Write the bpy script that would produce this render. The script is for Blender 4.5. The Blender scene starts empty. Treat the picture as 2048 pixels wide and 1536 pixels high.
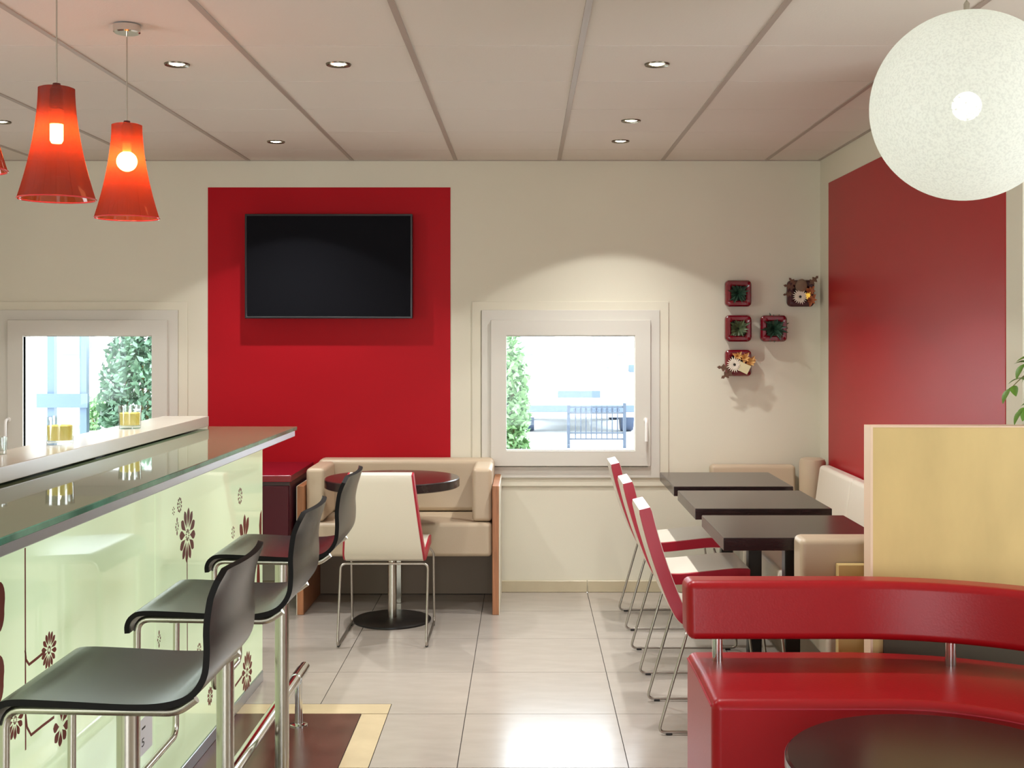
import bpy, bmesh, math, random
from mathutils import Vector, Matrix
random.seed(7)
PI = math.pi
SC = bpy.context.scene
COL = SC.collection

# ------------------------------------------------------------------ camera, world, light, exposure
F = 2440.0            # focal length in pixels of the 2048 x 1536 frame
VX, VY = 1052.0, 668.0   # vanishing point (pixel)
EYE = 1.5
WALL = 7.093          # distance of the far wall
cam_d = bpy.data.cameras.new('camera')
cam = bpy.data.objects.new('camera', cam_d); COL.objects.link(cam)
cam.location = (0, 0, EYE); cam.rotation_euler = (PI/2, 0, 0)
cam_d.sensor_fit = 'HORIZONTAL'; cam_d.sensor_width = 36.0
cam_d.lens = F/2048*36.0
cam_d.shift_x = -(VX-1024)/2048; cam_d.shift_y = -(768-VY)/2048
cam_d.clip_start = 0.05; cam_d.clip_end = 200
SC.camera = cam

world = bpy.data.worlds.new('sky'); SC.world = world; world.use_nodes = True
bg = world.node_tree.nodes['Background']
bg.inputs[0].default_value = (0.90, 0.96, 1.0, 1); bg.inputs[1].default_value = 10.0

SC.view_settings.view_transform = 'Standard'
SC.view_settings.look = 'None'
SC.view_settings.gamma = 1.0
SC.view_settings.use_curve_mapping = False
SC.view_settings.exposure = 0.0
SC.cycles.use_denoising = True
SC.cycles.max_bounces = 7
SC.cycles.transparent_max_bounces = 16
SC.cycles.sample_clamp_indirect = 6.0
SC.cycles.caustics_reflective = False
SC.cycles.caustics_refractive = False

def light(name, kind, loc, energy, color=(1, 1, 1), rot=(0, 0, 0), parent=None, **kw):
    d = bpy.data.lights.new(name, kind); d.energy = energy; d.color = color
    for k, v in kw.items(): setattr(d, k, v)
    o = bpy.data.objects.new(name, d); COL.objects.link(o)
    o.location = loc; o.rotation_euler = rot
    if parent: o.parent = parent
    return o

REAR, LEFT, RIGHTF, CEIL = -2.4, -4.0, 3.4, 2.51
# unseen rear and side openings, added for fill (portals guide the sky light in)
def portal(loc, rot, sx, sy):
    o = light('sky_portal', 'AREA', loc, 1.0, (1, 1, 1), rot, shape='RECTANGLE', size=sx, size_y=sy)
    o.data.cycles.is_portal = True
portal((-0.15, REAR-0.12, 1.15), (PI/2, 0, 0), 2.1, 1.8)
portal((LEFT-0.1, 2.4, 1.42), (PI/2, 0, -PI/2), 1.6, 1.15)
portal((RIGHTF+0.1, 2.2, 1.4), (PI/2, 0, PI/2), 1.8, 1.3)
for px in (178.5, 1140): portal(((px-VX)*WALL/F, WALL+0.2, 1.17), (-PI/2, 0, 0), 0.86, 0.76)
SPOT_W = 90.0
SPOT_COL = (0.97, 0.98, 0.96)

# ------------------------------------------------------------------ materials
def lin(c):
    def f(v):
        v /= 255.0
        return v/12.92 if v <= 0.04045 else ((v+0.055)/1.055)**2.4
    return (f(c[0]), f(c[1]), f(c[2]), 1.0)

def mat(name, rgb, rough=0.5, metal=0.0, spec=0.5, coat=0.0, noise=None, bump=None, stretch=None, rgb2=None, sheen=0.0):
    m = bpy.data.materials.new(name); m.use_nodes = True
    nt = m.node_tree; p = nt.nodes['Principled BSDF']
    p.inputs['Base Color'].default_value = lin(rgb)
    p.inputs['Roughness'].default_value = rough
    p.inputs['Metallic'].default_value = metal
    p.inputs['Specular IOR Level'].default_value = spec
    p.inputs['Coat Weight'].default_value = coat
    p.inputs['Coat Roughness'].default_value = 0.04
    if sheen: p.inputs['Sheen Weight'].default_value = sheen
    if noise or bump:
        tc = nt.nodes.new('ShaderNodeTexCoord'); mp = nt.nodes.new('ShaderNodeMapping')
        nt.links.new(tc.outputs['Object'], mp.inputs[0])
        if stretch: mp.inputs['Scale'].default_value = stretch
    if noise:
        sc_, amt = noise
        n = nt.nodes.new('ShaderNodeTexNoise'); n.inputs['Scale'].default_value = sc_; n.inputs['Detail'].default_value = 5
        nt.links.new(mp.outputs[0], n.inputs['Vector'])
        r = nt.nodes.new('ShaderNodeValToRGB')
        a = lin(rgb); b = lin(rgb2) if rgb2 else tuple(v*(1-amt) for v in a[:3])+(1,)
        r.color_ramp.elements[0].color = b; r.color_ramp.elements[0].position = 0.32
        r.color_ramp.elements[1].color = a; r.color_ramp.elements[1].position = 0.68
        nt.links.new(n.outputs[0], r.inputs[0]); nt.links.new(r.outputs[0], p.inputs['Base Color'])
    if bump:
        sc_, st = bump
        n = nt.nodes.new('ShaderNodeTexNoise'); n.inputs['Scale'].default_value = sc_; n.inputs['Detail'].default_value = 3
        nt.links.new(mp.outputs[0], n.inputs['Vector'])
        b = nt.nodes.new('ShaderNodeBump'); b.inputs['Strength'].default_value = st; b.inputs['Distance'].default_value = 0.002
        nt.links.new(n.outputs[0], b.inputs['Height']); nt.links.new(b.outputs[0], p.inputs['Normal'])
    return m

def emit(name, rgb, strength):
    m = bpy.data.materials.new(name); m.use_nodes = True
    nt = m.node_tree; nt.nodes.clear()
    e = nt.nodes.new('ShaderNodeEmission'); o = nt.nodes.new('ShaderNodeOutputMaterial')
    e.inputs[0].default_value = lin(rgb); e.inputs[1].default_value = strength
    nt.links.new(e.outputs[0], o.inputs[0]); return m

def pane_mat(name, tint=(250, 253, 255), gloss=0.06):
    m = bpy.data.materials.new(name); m.use_nodes = True
    nt = m.node_tree; nt.nodes.clear()
    t = nt.nodes.new('ShaderNodeBsdfTransparent'); t.inputs[0].default_value = lin(tint)
    g = nt.nodes.new('ShaderNodeBsdfGlossy'); g.inputs['Roughness'].default_value = 0.02
    x = nt.nodes.new('ShaderNodeMixShader'); o = nt.nodes.new('ShaderNodeOutputMaterial')
    lw = nt.nodes.new('ShaderNodeLayerWeight'); lw.inputs[0].default_value = 0.5
    pw = nt.nodes.new('ShaderNodeMath'); pw.operation = 'POWER'; pw.inputs[1].default_value = 4.0
    ma = nt.nodes.new('ShaderNodeMath'); ma.operation = 'MULTIPLY_ADD'; ma.inputs[1].default_value = 0.6; ma.inputs[2].default_value = gloss*0.6
    nt.links.new(lw.outputs['Facing'], pw.inputs[0]); nt.links.new(pw.outputs[0], ma.inputs[0]); nt.links.new(ma.outputs[0], x.inputs[0])
    nt.links.new(t.outputs[0], x.inputs[1]); nt.links.new(g.outputs[0], x.inputs[2]); nt.links.new(x.outputs[0], o.inputs[0])
    return m

def shade_mat(name, trans_rgb, through_rgb, clear=0.35, gloss=0.06, grain=None):
    """thin lamp shade: part of the light passes straight through, part is scattered"""
    m = bpy.data.materials.new(name); m.use_nodes = True
    nt = m.node_tree; nt.nodes.clear()
    N = nt.nodes.new; L = nt.links.new
    tl = N('ShaderNodeBsdfTranslucent'); tl.inputs[0].default_value = lin(trans_rgb)
    df = N('ShaderNodeBsdfDiffuse'); df.inputs[0].default_value = lin(trans_rgb)
    tr = N('ShaderNodeBsdfTransparent'); tr.inputs[0].default_value = lin(through_rgb)
    gl = N('ShaderNodeBsdfGlossy'); gl.inputs['Roughness'].default_value = 0.05
    m1 = N('ShaderNodeMixShader'); m1.inputs[0].default_value = 0.35
    L(tl.outputs[0], m1.inputs[1]); L(df.outputs[0], m1.inputs[2])
    m2 = N('ShaderNodeMixShader'); m2.inputs[0].default_value = clear
    L(m1.outputs[0], m2.inputs[1]); L(tr.outputs[0], m2.inputs[2])
    m3 = N('ShaderNodeMixShader'); m3.inputs[0].default_value = gloss
    L(m2.outputs[0], m3.inputs[1]); L(gl.outputs[0], m3.inputs[2])
    o = N('ShaderNodeOutputMaterial'); L(m3.outputs[0], o.inputs[0])
    if grain:
        tc = N('ShaderNodeTexCoord'); n = N('ShaderNodeTexNoise'); n.inputs['Scale'].default_value = grain; n.inputs['Detail'].default_value = 2
        L(tc.outputs['Object'], n.inputs['Vector'])
        r = N('ShaderNodeMapRange'); r.inputs[1].default_value = 0.3; r.inputs[2].default_value = 0.7
        r.inputs[3].default_value = 0.0; r.inputs[4].default_value = clear*2
        L(n.outputs[0], r.inputs[0]); L(r.outputs[0], m2.inputs[0])
        r2 = N('ShaderNodeValToRGB'); a = lin(trans_rgb)
        r2.color_ramp.elements[0].color = tuple(v*0.70 for v in a[:3])+(1,); r2.color_ramp.elements[1].color = a
        r2.color_ramp.elements[0].position = 0.35; r2.color_ramp.elements[1].position = 0.6
        L(n.outputs[0], r2.inputs[0]); L(r2.outputs[0], tl.inputs[0])
    return m

MT = {}
MT['wall'] = mat('cream_wall_paint', (224, 218, 199), 0.75, spec=0.25, noise=(1.2, 0.04), bump=(220, 0.12))
MT['red_wall'] = mat('red_wall_paint', (166, 21, 33), 0.38, spec=0.5, bump=(260, 0.08))
MT['red_wall'].node_tree.nodes['Principled BSDF'].inputs['Specular Tint'].default_value = (1.0, 0.16, 0.14, 1)   # pearl red laminate
MT['ceil'] = mat('ceiling_tile_white', (222, 213, 203), 0.9, spec=0.15, bump=(160, 0.25))
MT['ceil_gap'] = mat('ceiling_void_dark', (60, 52, 48), 0.9)
MT['grid'] = mat('ceiling_grid_metal', (172, 158, 146), 0.5, spec=0.4)
MT['tile'] = mat('beige_porcelain', (171, 161, 151), 0.2, spec=0.6, noise=(5, 0.10), bump=(60, 0.03), stretch=(1, 3, 1))
MT['tile_border'] = mat('sand_porcelain', (202, 182, 148), 0.2, spec=0.5, noise=(6, 0.12))
MT['grout'] = mat('dark_grout', (58, 50, 46), 0.9)
MT['lino'] = mat('brown_lino', (92, 58, 49), 0.25, spec=0.5, noise=(9, 0.35))
MT['skirt'] = mat('beige_skirting_tile', (196, 182, 152), 0.35, noise=(8, 0.1))
MT['pvc'] = mat('white_window_frame', (212, 207, 196), 0.4, spec=0.4)
MT['pane'] = pane_mat('window_glass', gloss=0.02)
MT['handle'] = mat('white_handle', (240, 236, 230), 0.3)
MT['bezel'] = mat('black_bezel', (20, 16, 20), 0.3)
MT['screen'] = mat('dark_screen', (22, 22, 26), 0.85, spec=0.05)
MT['chrome'] = mat('chrome', (214, 214, 210), 0.12, metal=1.0)
MT['steel'] = mat('brushed_steel', (190, 184, 172), 0.26, metal=1.0, bump=(90, 0.05))
MT['wire'] = mat('satin_wire', (176, 168, 158), 0.3, metal=0.9)
MT['alu'] = mat('aluminium', (196, 200, 206), 0.3, metal=0.85)
MT['cream_l'] = mat('cream_leather', (190, 170, 144), 0.4, spec=0.5, bump=(180, 0.18))
MT['white_l'] = mat('pale_leather', (222, 212, 196), 0.3, spec=0.6, bump=(180, 0.15))
MT['red_l'] = mat('red_leather', (152, 16, 23), 0.34, spec=0.28, bump=(150, 0.16))
MT['red_band'] = mat('red_leather_band', (166, 20, 44), 0.4, spec=0.5, bump=(150, 0.16))
MT['wenge'] = mat('dark_wenge', (46, 31, 30), 0.22, spec=0.55, noise=(5, 0.45), stretch=(3, 40, 20))
MT['wenge_edge'] = mat('dark_edge', (34, 22, 24), 0.35)
MT['base_black'] = mat('black_base', (30, 27, 26), 0.35)
MT['oak'] = mat('oak_edge', (176, 116, 76), 0.45, noise=(4, 0.3), stretch=(25, 25, 2))
MT['maple'] = mat('maple_panel', (214, 187, 126), 0.45, spec=0.4, noise=(2.2, 0.14), stretch=(3, 3, 1.2))
MT['maple_edge'] = mat('maple_edge', (232, 204, 176), 0.5)
MT['gap_shade'] = mat('painted_shade_brown', (70, 60, 44), 0.5)  # shade low on the partition, put into the colour
MT['shell'] = mat('black_stained_ply', (30, 33, 35), 0.22, spec=0.75, noise=(6, 0.3), bump=(240, 0.06), stretch=(4, 30, 30))
MT['shell_edge'] = mat('black_ply_edge', (16, 13, 12), 0.6, spec=0.15)
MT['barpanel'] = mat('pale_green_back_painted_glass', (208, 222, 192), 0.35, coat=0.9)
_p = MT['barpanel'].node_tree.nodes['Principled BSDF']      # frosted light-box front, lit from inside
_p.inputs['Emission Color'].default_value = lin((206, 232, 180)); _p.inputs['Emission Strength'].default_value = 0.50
MT['decal'] = mat('brown_print', (108, 32, 20), 0.45, spec=0.25, coat=0.08)
MT['bartop'] = mat('tinted_glass_top', (98, 110, 86), 0.03, spec=0.45)
MT['glassedge'] = mat('green_glass_edge', (96, 150, 126), 0.1, spec=0.6, noise=(9, 0.5))
MT['ledge'] = mat('cream_ledge', (182, 173, 160), 0.2, spec=0.5)
MT['barcore'] = mat('bar_core', (170, 160, 130), 0.6)
MT['maroon'] = mat('maroon_laminate', (68, 9, 25), 0.4, spec=0.3)
MT['maroon_top'] = mat('maroon_top', (120, 16, 34), 0.25, spec=0.5)
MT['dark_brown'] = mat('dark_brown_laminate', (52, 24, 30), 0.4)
MT['undersofa'] = mat('taupe_board', (122, 104, 86), 0.6)
MT['label'] = mat('white_label', (236, 234, 236), 0.4)
MT['ink'] = mat('black_ink', (18, 18, 20), 0.5)
MT['shade_red'] = shade_mat('red_glass_shade', (146, 42, 16), (255, 140, 84), 0.38, 0.07)
MT['rim_red'] = mat('red_glass_rim', (206, 60, 62), 0.06, spec=0.8)
MT['rim_dark'] = mat('dark_red_socket', (86, 22, 18), 0.4)
MT['bulb'] = emit('warm_bulb', (255, 236, 190), 120)
MT['bulb_base'] = mat('bulb_base', (226, 196, 150), 0.5)
MT['globe'] = shade_mat('woven_white_globe', (248, 250, 244), (255, 255, 250), 0.07, 0.004, grain=170)
MT['globe_bulb'] = emit('globe_bulb', (250, 255, 248), 15)
MT['spot_lamp'] = emit('downlight_lamp', (255, 246, 214), 14)
MT['spot_ring'] = mat('downlight_ring', (120, 112, 96), 0.25, metal=0.8)
MT['pot'] = mat('glazed_red_pot', (114, 9, 26), 0.2, spec=0.6, coat=0.4)
MT['pot_dark'] = mat('dark_red_pot', (66, 16, 18), 0.5)
MT['soil'] = mat('soil', (36, 26, 22), 0.9)
MT['succ'] = mat('dark_green_leaf', (52, 84, 64), 0.4, noise=(30, 0.4))
MT['succ2'] = mat('olive_leaf', (92, 108, 72), 0.4, noise=(30, 0.4))
MT['petal'] = mat('white_petal', (236, 226, 206), 0.6)
MT['flower_eye'] = mat('flower_eye', (34, 34, 22), 0.7)
MT['orange'] = mat('orange_petal', (240, 188, 116), 0.55, noise=(40, 0.3))
MT['rust'] = mat('rust_petal', (204, 126, 84), 0.55, noise=(40, 0.3))
MT['dry'] = mat('dry_leaf', (112, 78, 58), 0.7, noise=(40, 0.35))
MT['felt'] = mat('grey_brown_felt', (136, 112, 92), 0.9, noise=(14, 0.2))
MT['card'] = mat('card_paper', (214, 202, 160), 0.7)
MT['leaf'] = mat('bright_green_leaf', (104, 150, 44), 0.4, noise=(14, 0.4))
MT['twig'] = mat('twig', (120, 108, 62), 0.6)
MT['wax'] = mat('yellow_wax', (250, 226, 118), 0.4)
_p = MT['wax'].node_tree.nodes['Principled BSDF']      # burning candle: the wax glows
_p.inputs['Emission Color'].default_value = lin((255, 214, 90)); _p.inputs['Emission Strength'].default_value = 0.25
MT['tumbler'] = pane_mat('tumbler_glass', (246, 250, 248), 0.25)
MT['flame'] = emit('candle_flame', (255, 236, 190), 8)
MT['hedge'] = mat('hedge_leaf', (96, 132, 104), 0.5, noise=(3, 0.5))
MT['hedge2'] = mat('bush_leaf', (118, 158, 104), 0.5, noise=(3, 0.45))
MT['bluegrey'] = mat('blue_grey_metal', (80, 100, 122), 0.4)
MT['carwhite'] = mat('white_car_paint', (226, 228, 230), 0.25, coat=0.5)
MT['carglass'] = mat('car_glass', (112, 132, 142), 0.1)
MT['cardark'] = mat('car_dark', (70, 84, 104), 0.5)
MT['tyre'] = mat('tyre', (58, 70, 92), 0.7)
MT['iron'] = mat('painted_iron', (50, 60, 74), 0.5)
MT['concrete'] = mat('pale_paving', (206, 208, 208), 0.8, noise=(0.8, 0.1))
MT['render'] = mat('white_render', (228, 226, 220), 0.8)
MT['planterbox'] = mat('white_planter', (226, 222, 214), 0.5)

# ------------------------------------------------------------------ geometry helpers
def nb(): return bmesh.new()

def box(bm, x0, x1, y0, y1, z0, z1):
    vs = [bm.verts.new((x, y, z)) for z in (z0, z1) for y in (y0, y1) for x in (x0, x1)]
    for f in ((0, 2, 3, 1), (4, 5, 7, 6), (0, 1, 5, 4), (2, 6, 7, 3), (0, 4, 6, 2), (1, 3, 7, 5)):
        bm.faces.new([vs[i] for i in f])
    return vs

def prism(bm, poly, a, b, axis='z'):
    """extrude a 2D polygon; axis z: (x,y), axis y: (x,z), axis x: (y,z)"""
    def P(p, t):
        return {'z': (p[0], p[1], t), 'y': (p[0], t, p[1]), 'x': (t, p[0], p[1])}[axis]
    A = [bm.verts.new(P(p, a)) for p in poly]; B = [bm.verts.new(P(p, b)) for p in poly]
    n = len(poly)
    bm.faces.new(A[::-1]); bm.faces.new(B)
    for i in range(n):
        bm.faces.new((A[i], A[(i+1) % n], B[(i+1) % n], B[i]))

def lathe(bm, prof, seg=32, c=(0, 0, 0), cap=True, axis='z'):
    rings = []
    for r, z in prof:
        ring = []
        for i in range(seg):
            a = 2*PI*i/seg
            p = (r*math.cos(a), r*math.sin(a), z)
            if axis == 'y': p = (p[0], z, p[1])
            ring.append(bm.verts.new((p[0]+c[0], p[1]+c[1], p[2]+c[2])))
        rings.append(ring)
    for A, B in zip(rings, rings[1:]):
        for i in range(seg):
            bm.faces.new((A[i], A[(i+1) % seg], B[(i+1) % seg], B[i]))
    if cap:
        if prof[0][0] > 1e-5: bm.faces.new(rings[0][::-1])
        if prof[-1][0] > 1e-5: bm.faces.new(rings[-1])
    return rings

def fillet(pts, r, n=5):
    pts = [Vector(p) for p in pts]; out = [pts[0]]
    for a, b, c in zip(pts, pts[1:], pts[2:]):
        u = (a-b); v = (c-b); rr = min(r, u.length*0.49, v.length*0.49)
        u.normalize(); v.normalize()
        p0 = b+u*rr; p1 = b+v*rr
        for i in range(n+1):
            t = i/n
            out.append((1-t)**2*p0+2*t*(1-t)*b+t*t*p1)
    out.append(pts[-1]); return out

def tube(bm, pts, r, seg=10, cap=True):
    pts = [Vector(p) for p in pts]
    t = [(pts[min(i+1, len(pts)-1)]-pts[max(i-1, 0)]).normalized() for i in range(len(pts))]
    up = Vector((0, 0, 1)) if abs(t[0].z) < 0.9 else Vector((1, 0, 0))
    n = t[0].cross(up).normalized(); rings = []
    for i, p in enumerate(pts):
        n = (n-t[i]*n.dot(t[i])).normalized(); b = t[i].cross(n)
        rr = r[i] if isinstance(r, (list, tuple)) else r
        rings.append([bm.verts.new(p+(n*math.cos(2*PI*k/seg)+b*math.sin(2*PI*k/seg))*rr) for k in range(seg)])
    for A, B in zip(rings, rings[1:]):
        for i in range(seg):
            bm.faces.new((A[i], A[(i+1) % seg], B[(i+1) % seg], B[i]))
    if cap:
        bm.faces.new(rings[0][::-1]); bm.faces.new(rings[-1])

def xform(bm, M):
    bmesh.ops.transform(bm, matrix=M, verts=bm.verts)

def finish(bm, bevel=0.0, seg=2, ang=40):
    bmesh.ops.remove_doubles(bm, verts=bm.verts, dist=1e-6)
    bmesh.ops.recalc_face_normals(bm, faces=bm.faces)
    if bevel:
        es = [e for e in bm.edges if len(e.link_faces) == 2 and e.calc_face_angle(0) > math.radians(ang)]
        bmesh.ops.bevel(bm, geom=es, offset=bevel, segments=seg, profile=0.5, affect='EDGES', clamp_overlap=True)
    return bm

def mesh_of(name, bm, m, bevel=0.0, seg=2, ang=40, smooth=True):
    finish(bm, bevel, seg, ang)
    me = bpy.data.meshes.new(name); bm.to_mesh(me); bm.free()
    for mm in (m if isinstance(m, (list, tuple)) else [m]): me.materials.append(MT[mm])
    if smooth:
        for p in me.polygons: p.use_smooth = True
        me.set_sharp_from_angle(angle=math.radians(38))
    return me

def root_off(o):
    v = Vector((0, 0, 0))
    while o: v += o.location; o = o.parent
    return v

def obj(name, bm, m, parent=None, bevel=0.0, seg=2, ang=40, smooth=True, local=False, label=None):
    """link one mesh object; world coordinates are moved into the parent's frame unless local"""
    if parent is not None and not local: xform(bm, Matrix.Translation(-root_off(parent)))
    o = bpy.data.objects.new(name, mesh_of(name, bm, m, bevel, seg, ang, smooth)); COL.objects.link(o)
    if parent is not None: o.parent = parent
    if label: o['label'] = label
    if bevel and smooth:
        wn = o.modifiers.new('weighted_normals', 'WEIGHTED_NORMAL'); wn.keep_sharp = True; wn.weight = 80
    return o

def tag(o, label, cat, group=None):
    o['label'] = label; o['category'] = cat
    if group: o['group'] = group
    return o

def thing(name, loc, label=None, cat=None, group=None, rotz=0.0):
    o = bpy.data.objects.new(name, None); COL.objects.link(o)
    o.empty_display_size = 0.1; o.location = loc; o.rotation_euler = (0, 0, rotz)
    if label: tag(o, label, cat, group)
    return o

def struct(o): o['kind'] = 'structure'; return o

def dup(root, loc, label, rotz=None, group=None):
    def cp(o, par):
        c = o.copy(); COL.objects.link(c); c.parent = par
        for ch in list(o.children): cp(ch, c)
        return c
    r = cp(root, None); r.location = loc; r['label'] = label
    if rotz is not None: r.rotation_euler = (0, 0, rotz)
    if group: r['group'] = group
    return r

def bx(name, m, parent, x0, x1, y0, y1, z0, z1, bevel=0.0, seg=2, **k):
    b = nb(); box(b, x0, x1, y0, y1, z0, z1); return obj(name, b, m, parent, bevel, seg, **k)

def wx(px): return (px-VX)*WALL/F            # pixel -> metres on the far wall
def wz(py): return EYE-(py-VY)*WALL/F

# ------------------------------------------------------------------ room shell
WZ0, WZ1 = wz(918), wz(652)                   # window opening
WC = [wx(178.5), wx(1140)]                    # centres of the two windows
WH = (1290-990)/2*WALL/F                      # half width of opening
TH = 0.22
b = nb()
xs = [LEFT-0.1, WC[0]-WH, WC[0]+WH, WC[1]-WH, WC[1]+WH, 1.83]
box(b, xs[0], xs[1], WALL, WALL+TH, 0, CEIL); box(b, xs[2], xs[3], WALL, WALL+TH, 0, CEIL); box(b, xs[4], xs[5], WALL, WALL+TH, 0, CEIL)
for i in (1, 3):
    box(b, xs[i], xs[i+1], WALL, WALL+TH, 0, WZ0); box(b, xs[i], xs[i+1], WALL, WALL+TH, WZ1, CEIL)
struct(obj('wall_back', b, 'wall', smooth=False))
RW = 1.71
b = nb(); box(b, RW, RW+0.12, 4.2, WALL, 0, CEIL); box(b, RW+0.12, RIGHTF+0.1, 4.2, 4.32, 0, CEIL)
struct(obj('wall_right', b, 'wall', smooth=False))
b = nb()   # right side of the front part, with an unseen opening added for fill daylight
box(b, RIGHTF, RIGHTF+0.12, REAR, 1.3, 0, CEIL); box(b, RIGHTF, RIGHTF+0.12, 3.1, 4.2, 0, CEIL)
box(b, RIGHTF, RIGHTF+0.12, 1.3, 3.1, 0, 0.75); box(b, RIGHTF, RIGHTF+0.12, 1.3, 3.1, 2.05, CEIL)
struct(obj('wall_right_front', b, 'wall', smooth=False))
b = nb()  # left wall, its opening added out of view to let in light
box(b, LEFT-0.12, LEFT, REAR, 1.6, 0, CEIL); box(b, LEFT-0.12, LEFT, 3.2, WALL, 0, CEIL)
box(b, LEFT-0.12, LEFT, 1.6, 3.2, 0, 0.85); box(b, LEFT-0.12, LEFT, 1.6, 3.2, 2.0, CEIL)
struct(obj('wall_left', b, 'wall', smooth=False))
b = nb(); gx = [LEFT-0.12, -1.2, 0.9, RIGHTF+0.12]  # rear wall, with an unseen opening added for ambient fill
for i in range(0, 4, 2): box(b, gx[i], gx[i+1], REAR-0.15, REAR, 0, CEIL)
for i in (1,):
    box(b, gx[i], gx[i+1], REAR-0.15, REAR, 0, 0.25); box(b, gx[i], gx[i+1], REAR-0.15, REAR, 2.05, CEIL)
struct(obj('wall_rear', b, 'wall', smooth=False))
# red painted fields
ZR = 2.352
struct(bx('trim_1', 'red_wall', None, wx(416), wx(901), WALL-0.003, WALL, 0.29, ZR, smooth=False))
struct(bx('trim_2', 'red_wall', None, RW-0.003, RW, 4.346, 6.885, 0.07, ZR, smooth=False))

# floor: dark grout bed, tiles as pieces
floor = struct(bx('floor', 'grout', None, LEFT, RIGHTF, REAR, WALL, -0.12, -0.004, smooth=False))
TX, TY, XJ, YJ = 0.594, 0.597, -0.2385, 6.01
BX1, BX0, BY1, BY0 = -0.545, -0.65, 4.946, 4.82       # border strip round the lino inlay at the bar
def tile_piece(poly, m='tile', name='tile'):
    # inset a rectangle / L polygon by half a joint, bevel lightly
    cx = sum(p[0] for p in poly)/len(poly); cy = sum(p[1] for p in poly)/len(poly)
    b = nb(); prism(b, [(p[0]-cx, p[1]-cy) for p in poly], -0.012, 0.0)
    o = obj(name, b, m, None, smooth=False); o.parent = floor; o.location = (cx, cy, 0); return o
J = 0.0016
full = None
def rect(x0, x1, y0, y1): return [(x0+J, y0+J), (x1-J, y0+J), (x1-J, y1-J), (x0+J, y1-J)]
xsj = [XJ+TX*i for i in range(-7, 8)]; ysj = [YJ+TY*i for i in range(-14, 3)]
for i in range(len(xsj)-1):
    for j in range(len(ysj)-1):
        x0, x1, y0, y1 = max(xsj[i], LEFT), min(xsj[i+1], RIGHTF), max(ysj[j], REAR), min(ysj[j+1], WALL)
        if x1-x0 < 0.02 or y1-y0 < 0.02: continue
        if abs(x1-x0-TX) < 1e-6 and abs(y1-y0-TY) < 1e-6 and not (x0 < BX1 and y0 < BY1-0.02):
            if full is None:
                full = tile_piece(rect(x0, x1, y0, y1))
            else:
                c = full.copy(); COL.objects.link(c); c.location = ((x0+x1)/2, (y0+y1)/2, 0); c.parent = floor
            continue
        if x0 >= BX1 or y0 >= BY1-0.02:
            tile_piece(rect(x0, x1, y0, y1)); continue
        if y1 > BY1 and x1 > BX1:      # L-shaped corner tile
            tile_piece([(x0+J, BY1+J), (BX1+J, BY1+J), (BX1+J, y0+J), (x1-J, y0+J), (x1-J, y1-J), (x0+J, y1-J)])
        elif y1 > BY1:
            tile_piece(rect(x0, x1, BY1, y1))
        elif x1 > BX1:
            tile_piece(rect(BX1, x1, y0, y1))
# border strips
for j in range(len(ysj)-1):
    y0, y1 = max(ysj[j], REAR), ysj[j+1]
    if y0 >= BY0-0.02: break
    tile_piece(rect(BX0, BX1, y0, min(y1, BY0)), 'tile_border', 'border_tile')
for x0, x1 in ((-0.835-TX*5, -0.835-TX*4), (-0.835-TX*4, -0.835-TX*3), (-0.835-TX*3, -0.835-TX*2), (-0.835-TX*2, -0.835-TX), (-0.835-TX, BX1)):
    tile_piece(rect(max(x0, LEFT), x1, BY0, BY1), 'tile_border', 'border_tile')
b = nb(); box(b, LEFT, BX0-J, REAR, BY0-J, -0.01, 0.0)
struct(obj('floor_inlay', b, 'lino', None, smooth=False))

# skirting tiles
def skirting(name, segs, face):
    r = struct(thing(name, (0, 0, 0)))
    for s in segs:
        if face == 'y': bx('skirting_tile', 'skirt', r, s[0]+J, s[1]-J, WALL-0.012, WALL, 0.0, 0.068, 0.003, 1)
        else: bx('skirting_tile', 'skirt', r, RW-0.012, RW, s[0]+J, s[1]-J, 0.0, 0.068, 0.003, 1)
xx = [XJ+TX*i for i in range(-6, 4)]
skirting('baseboard_back', [(max(a, LEFT), min(a+TX, RW-0.014)) for a in xx], 'y')
yy = [4.2, 4.82, 5.41, 6.01, 6.61, WALL-0.013]
skirting('baseboard_right', list(zip(yy, yy[1:])), 'x')

# ceiling: dark void slab, tiles and grid rails as pieces
ceil = struct(bx('ceiling', 'ceil_gap', None, LEFT, RIGHTF, REAR, WALL+TH, CEIL+0.018, CEIL+0.12, smooth=False))
CX, CP, CYJ = 0.192, 0.601, 6.69
cfull = None
for i in range(-7, 6):
    x0, x1 = max(CX+CP*i, LEFT), min(CX+CP*(i+1), RIGHTF)
    for j in range(-15, 2):
        y0, y1 = max(CYJ+CP*j*1.005, REAR), min(CYJ+CP*1.005*(j+1), WALL)
        xa, xb = x0, x1
        if y0 >= 4.2: xb = min(x1, RW)
        if xb-xa < 0.02 or y1-y0 < 0.02: continue
        if xb-xa > CP-1e-4 and y1-y0 > CP-1e-4 and cfull is not None:
            c = cfull.copy(); COL.objects.link(c); c.location = ((xa+xb)/2, (y0+y1)/2, 0); c.parent = ceil; continue
        w, h = (xb-xa)/2-0.0028, (y1-y0)/2-0.0028
        b = nb(); box(b, -w, w, -h, h, CEIL, CEIL+0.016)
        o = obj('ceiling_tile', b, 'ceil', None, smooth=False); o.parent = ceil; o.location = ((xa+xb)/2, (y0+y1)/2, 0)
        if xb-xa > CP-1e-4 and y1-y0 > CP-1e-4: cfull = o
for i in range(-6, 6):
    x = CX+CP*i
    y1 = WALL if x < RW-0.02 else 4.2
    bx('grid_rail', 'grid', ceil, x-0.011, x+0.011, REAR, y1, CEIL-0.004, CEIL+0.001, 0.001, 1)
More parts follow.
